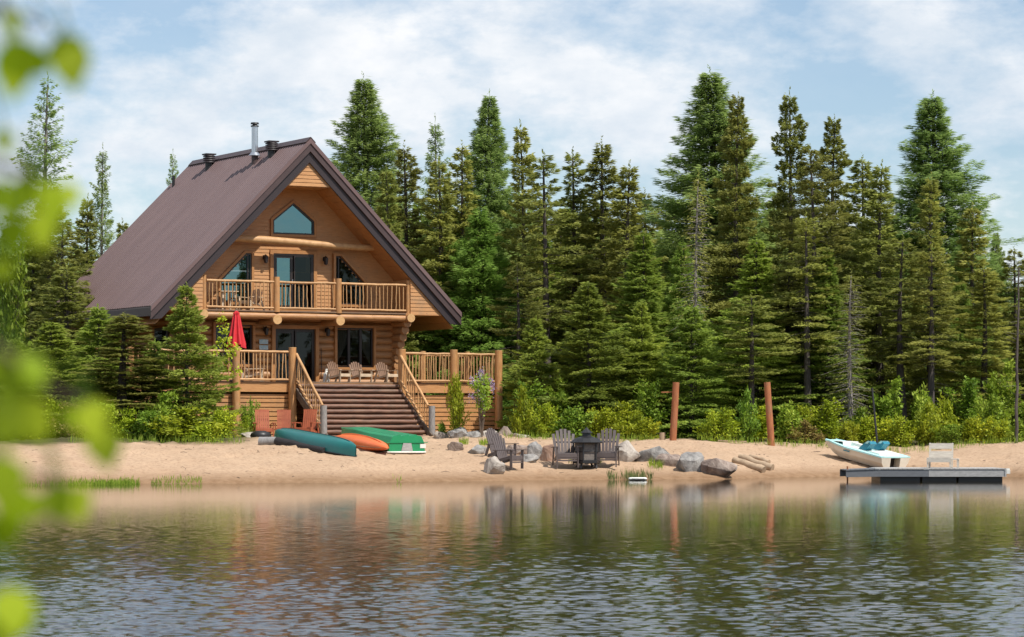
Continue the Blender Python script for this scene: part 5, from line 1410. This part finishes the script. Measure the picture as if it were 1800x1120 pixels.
# ------------------------------------------------------------------ the birch on the near bank, its leaves hanging into view
bx, by = -.75, 1.8
t = thing('birch_tree', 'birch on the near bank whose blurred leaves hang along the left border', 'birch', (bx, by, gz(bx, by) - .05))
O_ = t.location
m = MB(); m.log((0, 0, 0), (.06, .1, 4.2), .055, .03, 12, .02, 8, 3); m.build('trunk', M['bark_grey'], t)
lv = []  # px, py, D, length in metres, angle of the tip (degrees, 270 = down)
lv += [(100, 62, 2.7, .055, 300), (125, 78, 2.6, .055, 275), (85, 95, 2.65, .040, 210), (22, 85, 2.4, .055, 272), (8, 70, 2.3, .05, 300), (35, 100, 2.5, .042, 250), (12, 10, 2.5, .035, 290), (5, 222, 2.6, .036, 275)]
lv += [(55, 305, 2.5, .050, 255), (85, 320, 2.5, .050, 285), (30, 330, 2.45, .045, 215), (75, 370, 2.6, .046, 272), (100, 330, 2.6, .035, 330), (20, 375, 2.3, .045, 275), (40, 380, 2.4, .040, 240), (5, 455, 2.7, .030, 270)]
lv += [(22, 612, 2.4, .060, 272), (45, 625, 2.4, .040, 300), (8, 690, 2.2, .058, 268), (42, 695, 2.4, .055, 290), (60, 720, 2.5, .040, 250), (150, 705, 2.6, .052, 290), (178, 750, 2.7, .052, 278), (140, 715, 2.7, .034, 235)]
lv += [(100, 848, 2.6, .050, 275), (122, 855, 2.6, .045, 290), (80, 870, 2.6, .036, 235), (8, 800, 2.3, .055, 268), (22, 850, 2.4, .050, 276), (8, 900, 2.4, .045, 265), (12, 1030, 2.3, .055, 285), (38, 1055, 2.4, .045, 260), (0, 1070, 2.3, .05, 270)]
CO = []; QU = []; TI = []; tw = MB(); g = np.random.default_rng(8)
prof = [(0, 0), (.12, .30), (.30, .46), (.5, .42), (.75, .22), (.9, .08), (1, 0)]
nv = 0
for px, py, D, L, ang in lv:
    L *= .53; D *= .65; c = wpt(px, py, D) - O_; a = R_(ang); yaw = g.uniform(-.9, .9)
    d = Vector((math.cos(a), g.uniform(-.25, .25), math.sin(a))).normalized()
    s_ = Vector((-math.sin(a) * math.cos(yaw), math.sin(yaw), math.cos(a) * math.cos(yaw))); s_ = (s_ - d * s_.dot(d)).normalized(); nn = d.cross(s_)
    for f, w in prof:
        bend = -.12 * f * f
        for q in (-1, 0, 1):
            pt = c + d * (f * L) + s_ * (q * w * L) + nn * (L * (bend + .10 * abs(q) * w)); CO.append(pt); TI.append(float(np.clip(.66 + g.normal(0, .02) + .30 * math.sin(px * 1.3 + py), 0, 1)))
    for i in range(len(prof) - 1):
        for q in (0, 1):
            b = nv + i * 3 + q; QU.append((b, b + 1, b + 4, b + 3))
    nv += len(prof) * 3
    tw.tube([c, c - d * .018 + Vector((-.006, 0, .008))], .0009, 4, caps=False)
me = bpy.data.meshes.new('leaves'); fill_mesh(me, np.array([tuple(p) for p in CO]), np.array(QU), True)
at = me.attributes.new('tint', 'FLOAT', 'POINT'); at.data.foreach_set('value', np.array(TI, np.float32))
link('leaves', me, M['birch'], t)
tw.build('leaf_stalks', M['shrub_green'], t)
for y0, pts in ((1.9, [(-250, -60, 2.5), (-60, -10, 2.45), (20, 20, 2.5), (75, 45, 2.65)]), (1.7, [(-260, 230, 2.5), (-40, 280, 2.45), (40, 300, 2.45), (70, 330, 2.55)]), (1.6, [(-260, 560, 2.4), (-40, 590, 2.35), (30, 640, 2.4), (100, 690, 2.6), (165, 712, 2.65)]), (1.5, [(-260, 760, 2.4), (-30, 790, 2.35), (40, 830, 2.45), (105, 848, 2.6)]), (1.4, [(-260, 960, 2.4), (-60, 1000, 2.3), (10, 1040, 2.3)])):
    P = [wpt(q[0], q[1], q[2] * .65) - O_ for q in pts]
    m = MB(); m.tube([Vector((0.01, 0, P[0].z + .02))] + P, [.006] + [.0035 - .0027 * i / len(P) for i in range(len(P))], 6); m.build('branch', M['twig'], t)
